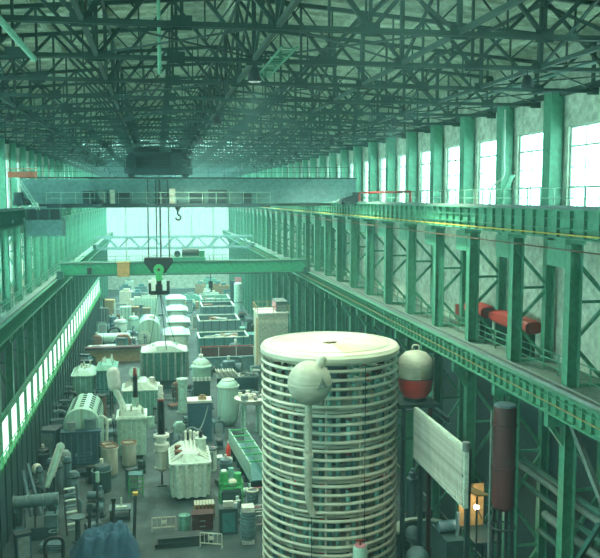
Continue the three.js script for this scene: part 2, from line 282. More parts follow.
// ---------------------------------------------------------------- column frames along both sides
function columnFrame(side, z, label, group) {
  const R = side > 0, f = R ? 18.7 : -12.25, r = R ? 20.55 : -13.25, c = R ? 17.75 : -11.25, s = R ? 1 : -1;
  const t = thing('steel_column', label, 'column', [0, 0, z], 0, group);
  part('front_leg', ibar(V(f, 0, 0), V(f, 21.9, 0), 0.52, 0.62, 0.05), M.steel, t);
  part('rear_leg', ibar(V(r, 0, 0), V(r, 22.2, 0), 0.42, 0.5, 0.05), M.steel, t);
  part('upper_column', R ? [box(0.7, 7.2, 0.84, r, 22.2, 0), box(0.9, 0.3, 1.0, r, 22.2, 0)] : [box(0.5, 7.2, 0.5, r, 22.2, 0), box(0.6, 0.3, 0.7, r, 22.2, 0)], M.steel, t);
  part('haunch_plate', box(0.06, 1.2, 1.7, f - s * 0.3, 20.75, -1.1), M.steel, t);
  part('column_head', box(1.0, 0.3, 0.9, f - s * 0.2, 21.85, 0), M.steel, t);
  part('bracket', [box(Math.abs(f - c) + 0.4, 0.7, 0.4, (f + c) / 2, 13.45 + (R ? 0 : -0.5), 0), bar(V(c, 13.5 + (R ? 0 : -0.5), 0), V(f, 12.2 + (R ? 0 : -0.5), 0), 0.3, 0.2)], M.steel, t);
  const ys = [21.2, 19.2, 17.3, 15.3, 12.8, 10.3, 7.6, 5, 2.4, 0.2];
  for (let i = 0; i + 1 < ys.length; i++) { const a = i % 2 ? r : f, b = i % 2 ? f : r; part('diagonal', bar(V(a, ys[i], 0), V(b, ys[i + 1], 0), 0.16, 0.16), M.steel, t); if (i % 2) part('strut', bar(V(f, ys[i], 0), V(r, ys[i], 0), 0.1, 0.14), M.steel, t); }
  return t;
}
let cR = null, cL = null;
for (let k = -4; k < 30; k++) {
  const z = COL0 - BAY * k;
  const lr = k < 0 ? 'green steel column frame on the right side beyond the frame edge' : k < 16 ? `green laced steel column frame on the right, ${ORD[k]} from the right picture edge` : 'distant green steel column frame on the right in the haze';
  if (k >= -1) { if (!cR) cR = columnFrame(1, z, lr, 'right column frames'); else copy(cR, [0, 0, z], 0, lr); }
  const q = k - 4, ll = q < 0 ? 'green steel column frame on the left side beyond the frame edge' : q < 16 ? `green steel column frame on the left, ${ORD[q]} from the left picture edge` : 'distant green steel column frame on the left in the haze';
  if (q >= -1) { if (!cL) cL = columnFrame(-1, z, ll, 'left column frames'); else copy(cL, [0, 0, z], 0, ll); }
}

// ---------------------------------------------------------------- crane runways, walkways, railings
function runway(label, x, s, y0, y1, pitch, ribs, zA, zB, m, mDark) {   // x: the hall-side face, s: outward
  const t = thing('crane_runway', label, 'runway beam', [x, 0, 0]), h = y1 - y0, far = [];
  part('web', box(0.05, h, zA - zB, s * 0.26, y0, (zA + zB) / 2), m, t);
  part('top_flange', box(0.62, 0.06, zA - zB, s * 0.28, y1 - 0.03, (zA + zB) / 2), m, t);
  part('bottom_flange', box(0.56, 0.06, zA - zB, s * 0.28, y0 - 0.03, (zA + zB) / 2), mDark, t);
  for (const f of ribs) part('stiffener_rib', box(0.12, 0.05, zA - zB, s * 0.18, y0 + h * f, (zA + zB) / 2), mDark, t);
  let n = 0;
  for (let z = zA - 0.5; z > zB; z -= pitch) { if (n < 110 && z < -24) { piece('stiffener', 0.16, h - 0.06, 0.05, s * 0.16, y0 + h / 2, z, M.steel, t); n++; } else far.push(box(0.16, h - 0.06, 0.05, s * 0.16, y0 + 0.03, z)); }
  const o = part('far_stiffeners', far, M.steel, t); o.userData.kind = 'stuff';
  part('crane_rail', box(0.1, 0.16, zA - zB, s * 0.3, y1 + 0.03, (zA + zB) / 2), M.grey, t);
  return t;
}
runway('green upper crane runway beam with ribbed web on the right columns', 17.85, 1, 22.15, 23.4, 1.2, [0.3, 0.66], 20, ZB, M.steel, M.steel);
runway('green lower crane runway beam crossing the picture on the right', 17.3, 1, 14.25, 15.3, 0.75, [0.36, 0.7], 20, ZB, M.steel, M.steel);
runway('green upper crane runway beam at the left picture edge', -11.6, -1, 21.5, 22.9, 0.9, [], -30, ZB, M.steel, M.steel);
runway('green lower crane runway beam running along the left side', -10.75, -1, 13.7, 14.9, 0.9, [], -30, ZB, M.steel, M.steel);
single('conductor_rail', bar(V(17.7, 22.35, 15), V(17.7, 22.25, ZB), 0.06), M.yellow, 'yellow conductor rail along the right upper runway beam', 'conductor rail');
single('conductor_rail', bar(V(17.12, 14.85, 15), V(17.12, 14.85, ZB), 0.035), M.ochre, 'thin ochre conductor rail along the right lower runway beam', 'conductor rail');
single('conductor_rail', bar(V(17.6, 21.7, 15), V(17.6, 21.6, ZB), 0.06), M.brown, 'brown conductor rail under the right upper runway beam', 'conductor rail');
function railing(label, x, y, zA, zB, h, m, pitch = 1.5, rails = 3) {
  const t = thing('railing', label, 'railing', [x, y, 0]), far = [];
  for (let i = 1; i <= rails; i++) part('rail', bar(V(0, h * i / rails, zA), V(0, h * i / rails, zB), 0.05), m, t);
  let n = 0; for (let z = zA; z > zB; z -= pitch) { if (z < -26 && z > -110) piece('post', 0.06, h, 0.06, 0, h / 2, z, m, t); else far.push(box(0.06, h, 0.06, 0, 0, z)); }
  part('far_posts', far, m, t).userData.kind = 'stuff'; return t;
}
const deck = (label, x0, x1, y, m = M.deck) => single('walkway_deck', box(x1 - x0, 0.12, 20 - ZB, (x0 + x1) / 2, y, (20 + ZB) / 2), m, label, 'walkway');
deck('pale walkway deck on top of the right upper runway', 18.5, 20.9, 23.3); deck('pale walkway deck behind the right lower runway beam', 17.95, 20.9, 15.1);
deck('walkway deck behind the left upper runway beam', -13.5, -12.2, 22.6); deck('walkway deck behind the left lower runway beam', -13.5, -11.4, 14.6);
railing('pale railing along the right upper walkway in front of the windows', 19.6, 23.42, 10, -180, 1.0, M.railPale, 1.5, 2);
railing('green railing along the right lower walkway behind the columns', 19.3, 15.22, 10, -180, 1.05, M.rail);
railing('green railing along the left lower walkway', -12.0, 14.72, -40, -180, 1.05, M.rail);
{ // lit gallery along the left: dark partition below, a band of lit white windows above it
  const g = thing('gallery_partition', 'dark partition with a band of lit white windows along the left side', 'partition', [-10.7, 0, 0]);
  part('lower_wall', box(0.16, 5.9, 112, 0, 0, -102), M.machine, g); part('sill', box(0.4, 0.16, 112, 0.06, 5.9, -102), M.steel, g); part('head', box(0.3, 0.25, 112, 0.02, 8.7, -102), M.steel, g);
  for (let i = 0; i < 46; i++) part('panel_rib', box(0.1, 5.8, 0.14, 0.13, 0, -48 - i * 2.4), M.machine, g);
  for (let i = 0; i < 31; i++) { const z = -47.8 - i * 3.6; part('mullion', box(0.22, 2.7, 1.0, 0, 6.05, z + 1.8), M.steel, g); part('lit_window', box(0.06, 2.6, 2.5, 0, 6.08, z), litGlass, g); }
  for (const z of [-58, -70, -82, -96, -112, -130]) { const l = new THREE.RectAreaLight(new THREE.Color().setRGB(0.55, 1, 0.7), 1.2, 11, 2.5); l.name = 'gallery_light'; l.position.set(-10.6, 7.4, z); l.lookAt(0, 7.4, z); scene.add(l); }
  railing('green railing along the sill of the lit gallery windows', -10.25, 5.9, -48, -156, 1.1, M.green, 1.2, 3);
}
single('handrail_pipe', [rod(V(18.2, 24.35, -57), V(18.2, 24.35, -72), 0.09), rod(V(18.2, 24.35, -57), V(18.2, 23.45, -57), 0.09), rod(V(18.2, 24.35, -72), V(18.2, 23.45, -72), 0.09)], M.red, 'red pipe handrail beside the right end of the upper crane', 'handrail');
single('drain_pipe', tube([[20.0, 29, -45.0], [20.0, 26.2, -45.0], [20.0, 25.2, -45.0], [19.8, 24.5, -46.2], [19.8, 23.5, -46.4]], 0.06, 30), M.framePale, 'pale downpipe bending in front of the right upper windows', 'pipe');
single('leaning_board', bar(V(19.85, 23.45, -45.4), V(20.05, 25.2, -43.9), 0.3, 0.05), M.steel, 'green board leaning by the windows beside the downpipe', 'board');
for (const [zc, len, lab] of [[-43.2, 5.0, 'longest of the red rounded casings behind the right columns'], [-48.3, 2.8, 'short red casing behind the right columns, left of the longest']]) {
  const t = thing('hull_casing', lab, 'casing', [20.05, 15.22, zc], 0, 'red casings on the right walkway');
  part('casing', loft([[-0.5, 0.28], [-0.46, 0.36], [-0.2, 0.44], [0.2, 0.44], [0.46, 0.4], [0.5, 0.32]].map(([z, h]) => { const o = []; for (let i = 0; i < 20; i++) { const a = i / 20 * 2 * Math.PI; o.push([-0.5 * Math.cos(a), 1.7 + h * Math.sign(Math.sin(a)) * Math.sqrt(Math.abs(Math.sin(a))), z * len]); } return o; })), M.red, t);
  for (const s of [-0.35, 0.35]) part('cradle', box(0.8, 1.4, 0.2, 0, 0, s * len), M.steelDark, t);
}
single('wall_cabinet', [box(0.4, 1.3, 0.8, 20.6, 15.3, -53)], M.red, 'small red cabinet behind the right columns left of the red casing', 'cabinet');
// pipes along the right wall under the walkway
[[9.9, 19.3, 0.14], [9.3, 19.6, 0.2], [8.6, 19.35, 0.14], [7.6, 19.6, 0.22], [6.8, 19.3, 0.15]].forEach(([y, x, r], i) => single('wall_pipe', rod(V(x, y, -8), V(x, y, i > 2 ? -38 : -44), r), i % 2 ? M.frame : M.steelDark, `${['topmost', 'second', 'third', 'fourth', 'lowest'][i]} of the five pipes running under the lower walkway at right`, 'pipe', 'pipes under the walkway'));
single('raking_strut', bar(V(18.55, 13.6, -33.6), V(19.5, 8.6, -30.6), 0.24, 0.2), M.frame, 'grey raking strut under the lower runway at the right picture edge', 'strut');
single('raking_strut', bar(V(17.6, 5.2, -33.4), V(18.3, 10.2, -30.6), 0.2, 0.18), M.steelDark, 'dark green raking strut crossing the pipes at the right picture edge', 'strut');
single('deck_pipe', rod(V(18.16, 15.34, 10), V(18.16, 15.34, -150), 0.1), M.frame, 'grey pipe lying on the right lower walkway beside the columns', 'pipe');

// ---------------------------------------------------------------- overhead cranes
function railLoop(parent, x0, x1, y, z, h, m, n) { part('handrail', [bar(V(x0, y + h, z), V(x1, y + h, z), 0.05), bar(V(x0, y + h / 2, z), V(x1, y + h / 2, z), 0.04)], m, parent); for (let i = 0; i <= n; i++) part('rail_post', bar(V(x0 + (x1 - x0) * i / n, y, z), V(x0 + (x1 - x0) * i / n, y + h, z), 0.05), m, parent); }
{
  const c = thing('overhead_crane', 'big grey-green overhead crane spanning the hall under the roof', 'crane', [0, 0, -74]);
  const gir = (z) => { const e = new THREE.Shape([[-11.2, 24.0], [-9.5, 23.35], [15.5, 23.5], [18.1, 24.2], [18.1, 25.7], [-11.2, 25.5]].map(([a, b]) => new THREE.Vector2(a, b))); return new THREE.ExtrudeGeometry(e, { depth: 0.8, bevelEnabled: false }).translate(0, 0, z); };
  part('girder', gir(0.4), M.crane, c); part('girder', gir(-3.2), M.crane, c);
  part('girder_lip', [box(29.4, 0.12, 1.1, 3.4, 25.6, 0.8), box(25.5, 0.2, 1.1, 3, 23.2, 0.8)], M.black, c);
  part('walkway', box(19, 0.12, 1.3, 0.5, 23.3, 1.85), M.craneDark, c);
  part('walkway_face', box(19, 0.34, 0.05, 0.5, 23.1, 2.5), M.craneDark, c);
  railLoop(c, -9, 10, 23.4, 2.45, 1.0, M.railPale, 16);
  for (const [x, w, h, m] of [[-5.6, 0.9, 1.1, M.dark], [-4.4, 0.5, 1.2, M.frame], [-3.6, 0.4, 1.2, M.cream], [-2.7, 1.1, 1.0, M.dark], [0.6, 0.7, 1.1, M.dark], [1.5, 0.5, 1.3, M.cream], [3.6, 1.2, 1.0, M.craneDark], [5.4, 1.6, 1.2, M.craneDark], [8, 0.8, 0.9, M.dark]]) part('electric_box', box(w, h, 0.7, x, 23.42, 1.7), m, c);
  for (const [x, s] of [[-11.4, -1], [18.1, 1]]) { part('end_carriage', [box(0.7, 0.9, 5.6, x, 23.5, -1.1), box(0.9, 0.4, 1.2, x, 23.3, 1.0), box(0.9, 0.4, 1.2, x, 23.3, -3.2)], M.craneDark, c); for (const z of [1.1, -3.3]) part('wheel', cyl(0.36, 0.36, 0.25, 0, -0.12, 0, 20).rotateZ(Math.PI / 2).translate(x, 23.55, z), M.dark, c); }
  railLoop(c, -11, 17.5, 25.7, 0.9, 0.95, M.craneDark, 20);
  const cab = part('cab', [box(3, 0.18, 2.6, -9.3, 20.7, 1), box(3, 1.2, 2.6, -9.3, 20.88, 1), box(3.1, 0.15, 2.7, -9.3, 23.0, 1)], M.crane, c);
  for (let i = 0; i < 4; i++) part('cab_post', box(0.12, 0.95, 0.12, -10.74 + i * 0.96, 22.06, 2.2), M.steelDark, cab);
  part('cab_window', box(2.7, 0.9, 0.04, -9.3, 22.08, 2.1), M.dark, cab);
  part('service_cage', [bar(V(-12.2, 25.9, 1.6), V(-9.8, 25.9, 1.6), 0.1, 0.5), bar(V(-12.2, 26.4, 1.6), V(-9.8, 26.4, 1.6), 0.06)], M.orange, c, 'orange-red guard at the left end of the crane');
  part('ladder', [bar(V(-11.4, 25.6, 2.3), V(-9.8, 22.9, 2.3), 0.08), bar(V(-11.1, 25.6, 2.7), V(-9.5, 22.9, 2.7), 0.08), ...[0, 1, 2, 3, 4, 5, 6].map((i) => bar(V(-11.3 + i * 0.23, 25.4 - i * 0.39, 2.3), V(-11.1 + i * 0.23, 25.4 - i * 0.39, 2.7), 0.05))], M.railPale, c);

  const w = thing('crane_trolley', 'dark winch trolley standing on the upper crane girders', 'trolley', [0.35, 25.72, -75.2]);
  part('frame', [box(5.9, 0.5, 4.4, 0, 0.3, 0)], M.craneDark, w);
  for (const x of [-2.4, 2.4]) for (const z of [-1.75, 1.75]) part('wheel', cyl(0.3, 0.3, 0.2, 0, -0.1, 0, 16).rotateX(Math.PI / 2).translate(x, 0.3, z), M.black, w);
  part('drum', cyl(0.62, 0.62, 3.0, 0, -1.5, 0, 24).rotateZ(Math.PI / 2).translate(-0.7, 1.45, 0.6), M.black, w);
  part('drum', cyl(0.45, 0.45, 1.6, 0, -0.8, 0, 24).rotateZ(Math.PI / 2).translate(1.7, 1.3, -0.9), M.black, w);
  part('gearbox', [box(1.0, 1.3, 1.5, 1.6, 0.8, 1.0), box(0.8, 1.0, 1.3, -2.4, 0.8, 1.2)], M.craneDark, w); part('motor', cyl(0.35, 0.35, 1.1, 0, -0.55, 0, 16).rotateZ(Math.PI / 2).translate(2.3, 1.3, 1.2), M.black, w);
  part('housing', [box(4.9, 1.5, 2.6, 0, 0.75, 0), box(2.2, 0.5, 1.6, -1.0, 2.2, 0), box(0.9, 0.35, 1.2, 1.6, 2.2, 0.2)], M.black, w);
  part('hood', [box(5.4, 0.12, 2.4, 0, 2.15, 0.2), box(0.12, 1.4, 2.2, -2.6, 0.8, 0.2), box(0.12, 1.4, 2.2, 2.6, 0.8, 0.2)], M.craneDark, w);
  railLoop(w, -2.9, 2.9, 0.8, 2.1, 1.3, M.craneDark, 7);

  const hb = thing('hook_block', 'big black hook block with green sheave plates hanging from four cables', 'hook', [0.2, 15.2, -72.0]);
  const tr = new THREE.Shape([[-1.15, 3.5], [1.15, 3.5], [1.2, 3.2], [0.55, 2.3], [-0.55, 2.3], [-1.2, 3.2]].map(([a, b]) => new THREE.Vector2(a, b)));
  part('sheave_housing', new THREE.ExtrudeGeometry(tr, { depth: 0.9, bevelEnabled: true, bevelSize: 0.06, bevelThickness: 0.06 }).translate(0, 0, -0.45), M.black, hb);
  part('sheave_plate', [cyl(0.45, 0.45, 0.14, 0, -0.07, 0, 24).rotateX(Math.PI / 2).translate(0, 2.55, 0.6), cyl(0.3, 0.3, 0.14, 0, -0.07, 0, 20).rotateX(Math.PI / 2).translate(0, 1.85, 0.6), box(0.5, 0.8, 0.12, 0, 1.8, 0.6)], M.green, hb, 'bright green round sheave plate');
  part('hub', cyl(0.13, 0.13, 0.2, 0, -0.1, 0, 14).rotateX(Math.PI / 2).translate(0, 2.55, 0.62), M.redDark, hb);
  part('shank', [cyl(0.2, 0.24, 1.4, 0, 0.9, 0.1)], M.dark, hb);
  part('ramshorn_hook', [box(1.5, 0.34, 0.4, 0, 0.3, 0.1), box(0.24, 0.95, 0.4, -0.78, 0.35, 0.1), box(0.24, 1.15, 0.4, 0.8, 0.35, 0.1), box(0.6, 0.9, 0.4, 0, 0.3, 0.1)], M.black, hb);
  part('hoist_cable', [-0.85, -0.12, 0.22, 0.95].map((x, i) => rod(V(x, 3.5, 0), V(x * 0.95, 10.3, -0.6), i === 2 ? 0.085 : 0.055, 6)), M.cable, hb);
  part('sling', [rod(V(-0.1, 0.35, 0.2), V(-0.9, -4.3, 0.2), 0.025, 6), rod(V(0.1, 0.35, 0.2), V(0.55, -4.6, 0.2), 0.035, 6), rod(V(0.1, 0.35, -0.2), V(1.3, -4.0, -0.2), 0.025, 6)], M.cable, hb);
  const sh = thing('auxiliary_hook', 'small black hook hanging under the upper crane girder', 'hook', [1.95, 22.1, -72.2]);
  part('pulley', [cyl(0.24, 0.24, 0.3, 0, 0.85, 0), box(0.3, 0.5, 0.3, 0, 0.7, 0)], M.black, sh); part('cable', rod(V(0, 1.1, 0), V(0, 1.6, 0), 0.05), M.cable, sh);
  part('hook', tube([[0, 0.75, 0], [0, 0.4, 0], [0.22, 0.2, 0], [0.2, -0.02, 0], [-0.05, -0.1, 0], [-0.22, 0.08, 0]], 0.08, 24), M.black, sh);
}
{
  const c = thing('overhead_crane', 'green low overhead crane crossing the hall behind the big hook', 'crane', [0, 0, -94]);
  for (const z of [0.5, -2.4]) part('girder', box(27.6, 1.25, 0.7, 3.35, 15.35, z), M.craneGreen, c);
  part('girder_lip', [box(27.8, 0.1, 0.95, 3.35, 15.25, 0.5), box(27.8, 0.1, 0.95, 3.35, 16.6, 0.5)], M.steelDark, c);
  part('walkway', box(24, 0.1, 1.1, 3.2, 15.3, 1.4), M.steelDark, c); railLoop(c, -9, 15, 16.7, 0.6, 0.7, M.rail, 16);
  for (const x of [-10.5, 17.2]) part('end_carriage', box(0.7, 0.8, 4.4, x, 15.05, -0.9), M.steelDark, c);
  part('cab', [box(1.3, 1.5, 1.2, -3.6, 15.2, 1.6), box(1.4, 0.1, 1.3, -3.6, 16.7, 1.6)], M.ochre, c, 'pale ochre box on the crane');
  part('control_box', box(0.5, 0.7, 0.5, -7.3, 15.5, 1.2), M.dark, c);
  const w = thing('crane_trolley', 'green winch trolley standing on the low green crane', 'trolley', [3.6, 16.78, -95]);
  part('frame', box(3.9, 0.35, 3.2, 0, 0, 0), M.craneGreen, w); part('drum', cyl(0.45, 0.45, 1.9, 0, -0.95, 0, 20).rotateZ(Math.PI / 2).translate(0.3, 0.85, 0.6), M.machine, w);
  part('drum', cyl(0.36, 0.36, 1.1, 0, -0.55, 0, 20).rotateX(Math.PI / 2).translate(-1.2, 0.75, 0.4), M.machine, w); part('motor', [box(0.6, 0.7, 0.9, 1.6, 0.35, 0.4)], M.craneGreen, w);
  const k = thing('auxiliary_hook', 'small dark hook block hanging under the low green crane', 'hook', [6.1, 13.2, -93.4]);
  part('cable', rod(V(0, 1.2, 0), V(0, 2.1, 0), 0.04), M.cable, k); part('block', [box(0.45, 0.8, 0.4, 0, 0.4, 0)], M.black, k); part('hook', tube([[0, 0.4, 0], [0.15, 0.2, 0], [0.1, 0, 0], [-0.12, 0.05, 0]], 0.07, 16), M.black, k);
  const d = thing('overhead_crane', 'grey lattice girder crane far down the hall in haze', 'crane', [0, 0, -147]), g = [];
  for (const z of [0, -2.5]) {
    part('top_chord', bar(V(-10.6, 16.9, z), V(17.3, 16.9, z), 0.3), M.crane, d); part('bottom_chord', bar(V(-10.6, 14.9, z), V(17.3, 14.9, z), 0.3), M.crane, d);
    for (let i = 0; i < 14; i++) { const a = -10.6 + i * 1.99; part('diagonal', bar(V(a, i % 2 ? 16.9 : 14.9, z), V(a + 1.99, i % 2 ? 14.9 : 16.9, z), 0.2), M.crane, d); }
  }
  for (const x of [-10.6, 17.2]) part('end_carriage', box(0.6, 0.7, 3.6, x, 15, -1.2), M.steelDark, d);
}

// ---------------------------------------------------------------- the high-voltage ring tower
{
  const t = thing('ring_tower', 'tall cream high-voltage tower of stacked rings with capacitor shelves', 'test tower', [10.75, 0, -50]), H = 14.85, R = 4.25;
  part('base_plate', cyl(4.0, 4.0, 0.25, 0, 0, 0, 48), M.creamDark, t);
  part('top_plate', lathe([[0.42, H - 0.06], [4.0, H], [4.28, H - 0.07], [4.42, H - 0.28], [4.4, H - 0.52], [4.22, H - 0.7], [3.9, H - 0.72], [0.42, H - 0.66], [0.42, H - 0.06]], 0, 0, 0, 72), M.cream, t);
  part('top_seam', new THREE.TorusGeometry(3.75, 0.025, 6, 72).rotateX(Math.PI / 2).translate(0, H + 0.005, 0), M.creamDark, t);
  part('top_hatch', [cyl(0.42, 0.42, 0.05, 0, H - 0.3, 0, 20), box(0.5, 0.06, 0.24, -0.2, H - 0.1, 0.1), box(0.3, 0.07, 0.3, 0.3, H - 0.1, -0.1, 0.6)], M.rust, t, 'rusty hatch in the middle of the top');
  const ringG = new THREE.TorusGeometry(R, 0.105, 10, 96).rotateX(Math.PI / 2), N = 26;
  for (let i = 0; i < N; i++) { const o = part('ring', ringG, M.cream, t); o.position.y = 0.45 + i * 0.535; }
  for (let i = 0; i < 12; i++) { const a = (i + 0.5) / 12 * 2 * Math.PI; part('post', cyl(0.07, 0.07, H - 1, (R - 0.2) * Math.cos(a), 0.2, (R - 0.2) * Math.sin(a), 10), i % 3 ? M.creamDark : M.cream, t); }
  part('core_column', cyl(1.1, 1.1, H - 1.2, 0, 0.25, 0, 32), M.greyBlue, t);
  const deckG = lathe([[1.1, 0], [R - 0.22, 0], [R - 0.22, 0.16], [1.1, 0.16], [1.1, 0]], 0, 0, 0, 72), canG = cyl(0.15, 0.15, 1.45, 0, 0, 0, 12), capG = lathe([[0.19, 0], [0.19, 0.18], [0.1, 0.22], [0.1, 0.4], [0.001, 0.42]], 0, 0, 0, 10);
  for (let k = 0; k < 6; k++) {
    const y = 0.45 + k * 2.14 + 0.1;
    const d = part('shelf', deckG, M.creamDark, t); d.position.y = y;
    for (let i = 0; i < 40; i++) {
      if (rnd() < 0.12) continue;
      const a = i / 40 * 2 * Math.PI + 0.05, r = i % 2 ? 3.62 : 3.25, m = rnd() < 0.62 ? M.canGreen : rnd() < 0.5 ? M.teal : M.creamDark;
      const c = part('capacitor', canG, m, t); c.position.set(r * Math.cos(a), y + 0.16, r * Math.sin(a));
      if (i % 3 === 0) { const q = part('bushing', capG, rnd() < 0.55 ? M.redBright : M.redDark, c); q.position.y = 1.45; }
    }
  }
  part('top_shelf_blocks', [0, 1, 2, 3, 4, 5, 6, 7].map((i) => box(0.5, 0.35, 0.3, 3.4 * Math.cos(i * 0.785), H - 1.55, 3.4 * Math.sin(i * 0.785), -i * 0.785)), M.redDark, t);
  part('lead_cable', rod(V(1.2, 0.3, 4.42), V(1.2, H - 0.6, 4.42), 0.02, 6), M.cable, t);

  const s = thing('sphere_electrode', 'pale grey sphere electrode on a long stem before the ring tower', 'electrode', [8.25, 13.75, -43.6]);
  part('sphere', sph(1.22, 0, 0, 0, 1, 40), M.creamDark, s);
  part('belt', new THREE.TorusGeometry(1.215, 0.022, 6, 60).rotateX(Math.PI / 2), M.cream, s);
  const sh = new THREE.Shape([[-0.32, -0.3], [0.34, -0.22], [0.04, 0.36]].map(([a, b]) => new THREE.Vector2(a, b)));
  part('dent_shadow', new THREE.ExtrudeGeometry(sh, { depth: 0.12, bevelEnabled: false }).translate(0, 0, 1.1).rotateX(-0.12).rotateY(0.42), M.grey, s, 'dark grey triangle painted for the shadowed dent on the sphere');  // darker grey triangle stands for a shadowed dent
  part('knob', [rod(V(0.45, 0.9, 0.3), V(0.62, 1.35, 0.3), 0.27, 18), sph(0.27, 0.62, 1.35, 0.3)], M.cream, s);
  part('support_arm', rod(V(0, 0.1, -1.0), V(0.5, -0.1, -2.6), 0.12), M.creamDark, s);
  part('stem', [rod(V(-0.08, -1.1, 0), V(-0.08, -6.0, 0), 0.2, 16), tube([[-0.08, -5.9, 0], [-0.07, -6.5, 0], [0.05, -7.1, 0], [0.16, -7.6, 0.05]], 0.2, 20, 14)], M.creamDark, s);
  part('stem_collar', [cyl(0.27, 0.27, 0.2, -0.08, -4.2, 0, 18)], M.cream, s); part('tail_wire', rod(V(0.1, -7.5, 0), V(0.1, -13.6, 0), 0.02, 6), M.cable, s);
  const cap = thing('gas_bottle', 'small mint bottle with red valve standing before the tower', 'bottle', [11.4, 1.3, -44.4]);
  part('body', lathe([[0.4, 0], [0.42, 0.1], [0.42, 2.25], [0.36, 2.45], [0.001, 2.5]]), M.mint, cap); part('cap', cyl(0.32, 0.36, 0.12, 0, 2.4, 0), M.pink, cap); part('valve', [cyl(0.06, 0.06, 0.3, 0, 2.5, 0), box(0.6, 0.07, 0.07, 0, 2.75, 0)], M.red, cap);
  const ped = thing('bottle_pedestal', 'dark low pedestal under the mint bottle before the tower', 'pedestal', [11.4, 0, -44.4]); part('block', box(1.1, 1.2, 1.1, 0, 0, 0), M.machine, ped); part('top_plate', box(1.2, 0.1, 1.2, 0, 1.2, 0), M.slate, ped);
}

// ---------------------------------------------------------------- transformers and tanks
function bushing(parent, x, y, z, h, r, m = M.porcelain, name = 'bushing', tilt = 0) {
  const p = [[r * 0.5, 0]], n = Math.round(h / 0.13); for (let i = 0; i < n; i++) { const y0 = h * i / n; p.push([r * 0.62, y0 + 0.01], [r, y0 + h / n * 0.35], [r * 0.6, y0 + h / n * 0.75]); } p.push([r * 0.4, h], [0.001, h + 0.05]);
  const g = lathe(p, 0, 0, 0, 16); if (tilt) g.rotateZ(tilt); return part(name, g.translate(x, y, z), m, parent);
}
function tankBody(parent, w, d, h, m, o = {}) { const tp = o.taper ?? 0.9; return part('tank', loft([plan(w * tp, d * tp, o.y ?? 0.4, o), plan(w, d, (o.y ?? 0.4) + h * 0.8, o), plan(w, d, (o.y ?? 0.4) + h, o)]), m, parent); }
function ribs(parent, w, d, y, h, n, m, depth = 0.14, face = 'front') {
  for (let i = 0; i < n; i++) { const x = -w / 2 + w * (i + 0.5) / n; if (face !== 'side') part('rib', box(0.07, h, depth, x, y, d / 2 + depth / 2 - 0.03), m, parent); }
}
function cover(parent, w, d, y, rise, m, name = 'cover', f = 0.45) { return part(name, loft([plan(w + 0.2, d + 0.2, y, { cr: 0.3, n: 48 }), plan(w + 0.2, d + 0.2, y + 0.14, { cr: 0.3, n: 48 }), plan(w * 0.98, d * 0.98, y + 0.14, { cr: 0.3, n: 48 }), plan(w * f, d * 0.8, y + rise, { cr: 0.2, n: 48 })]), m, parent); }
function skid(parent, w, d, m = M.dark) { for (const s of [-0.32, 0.32]) part('skid', box(w * 0.8, 0.4, 0.3, 0, 0, d * s), m, parent); }

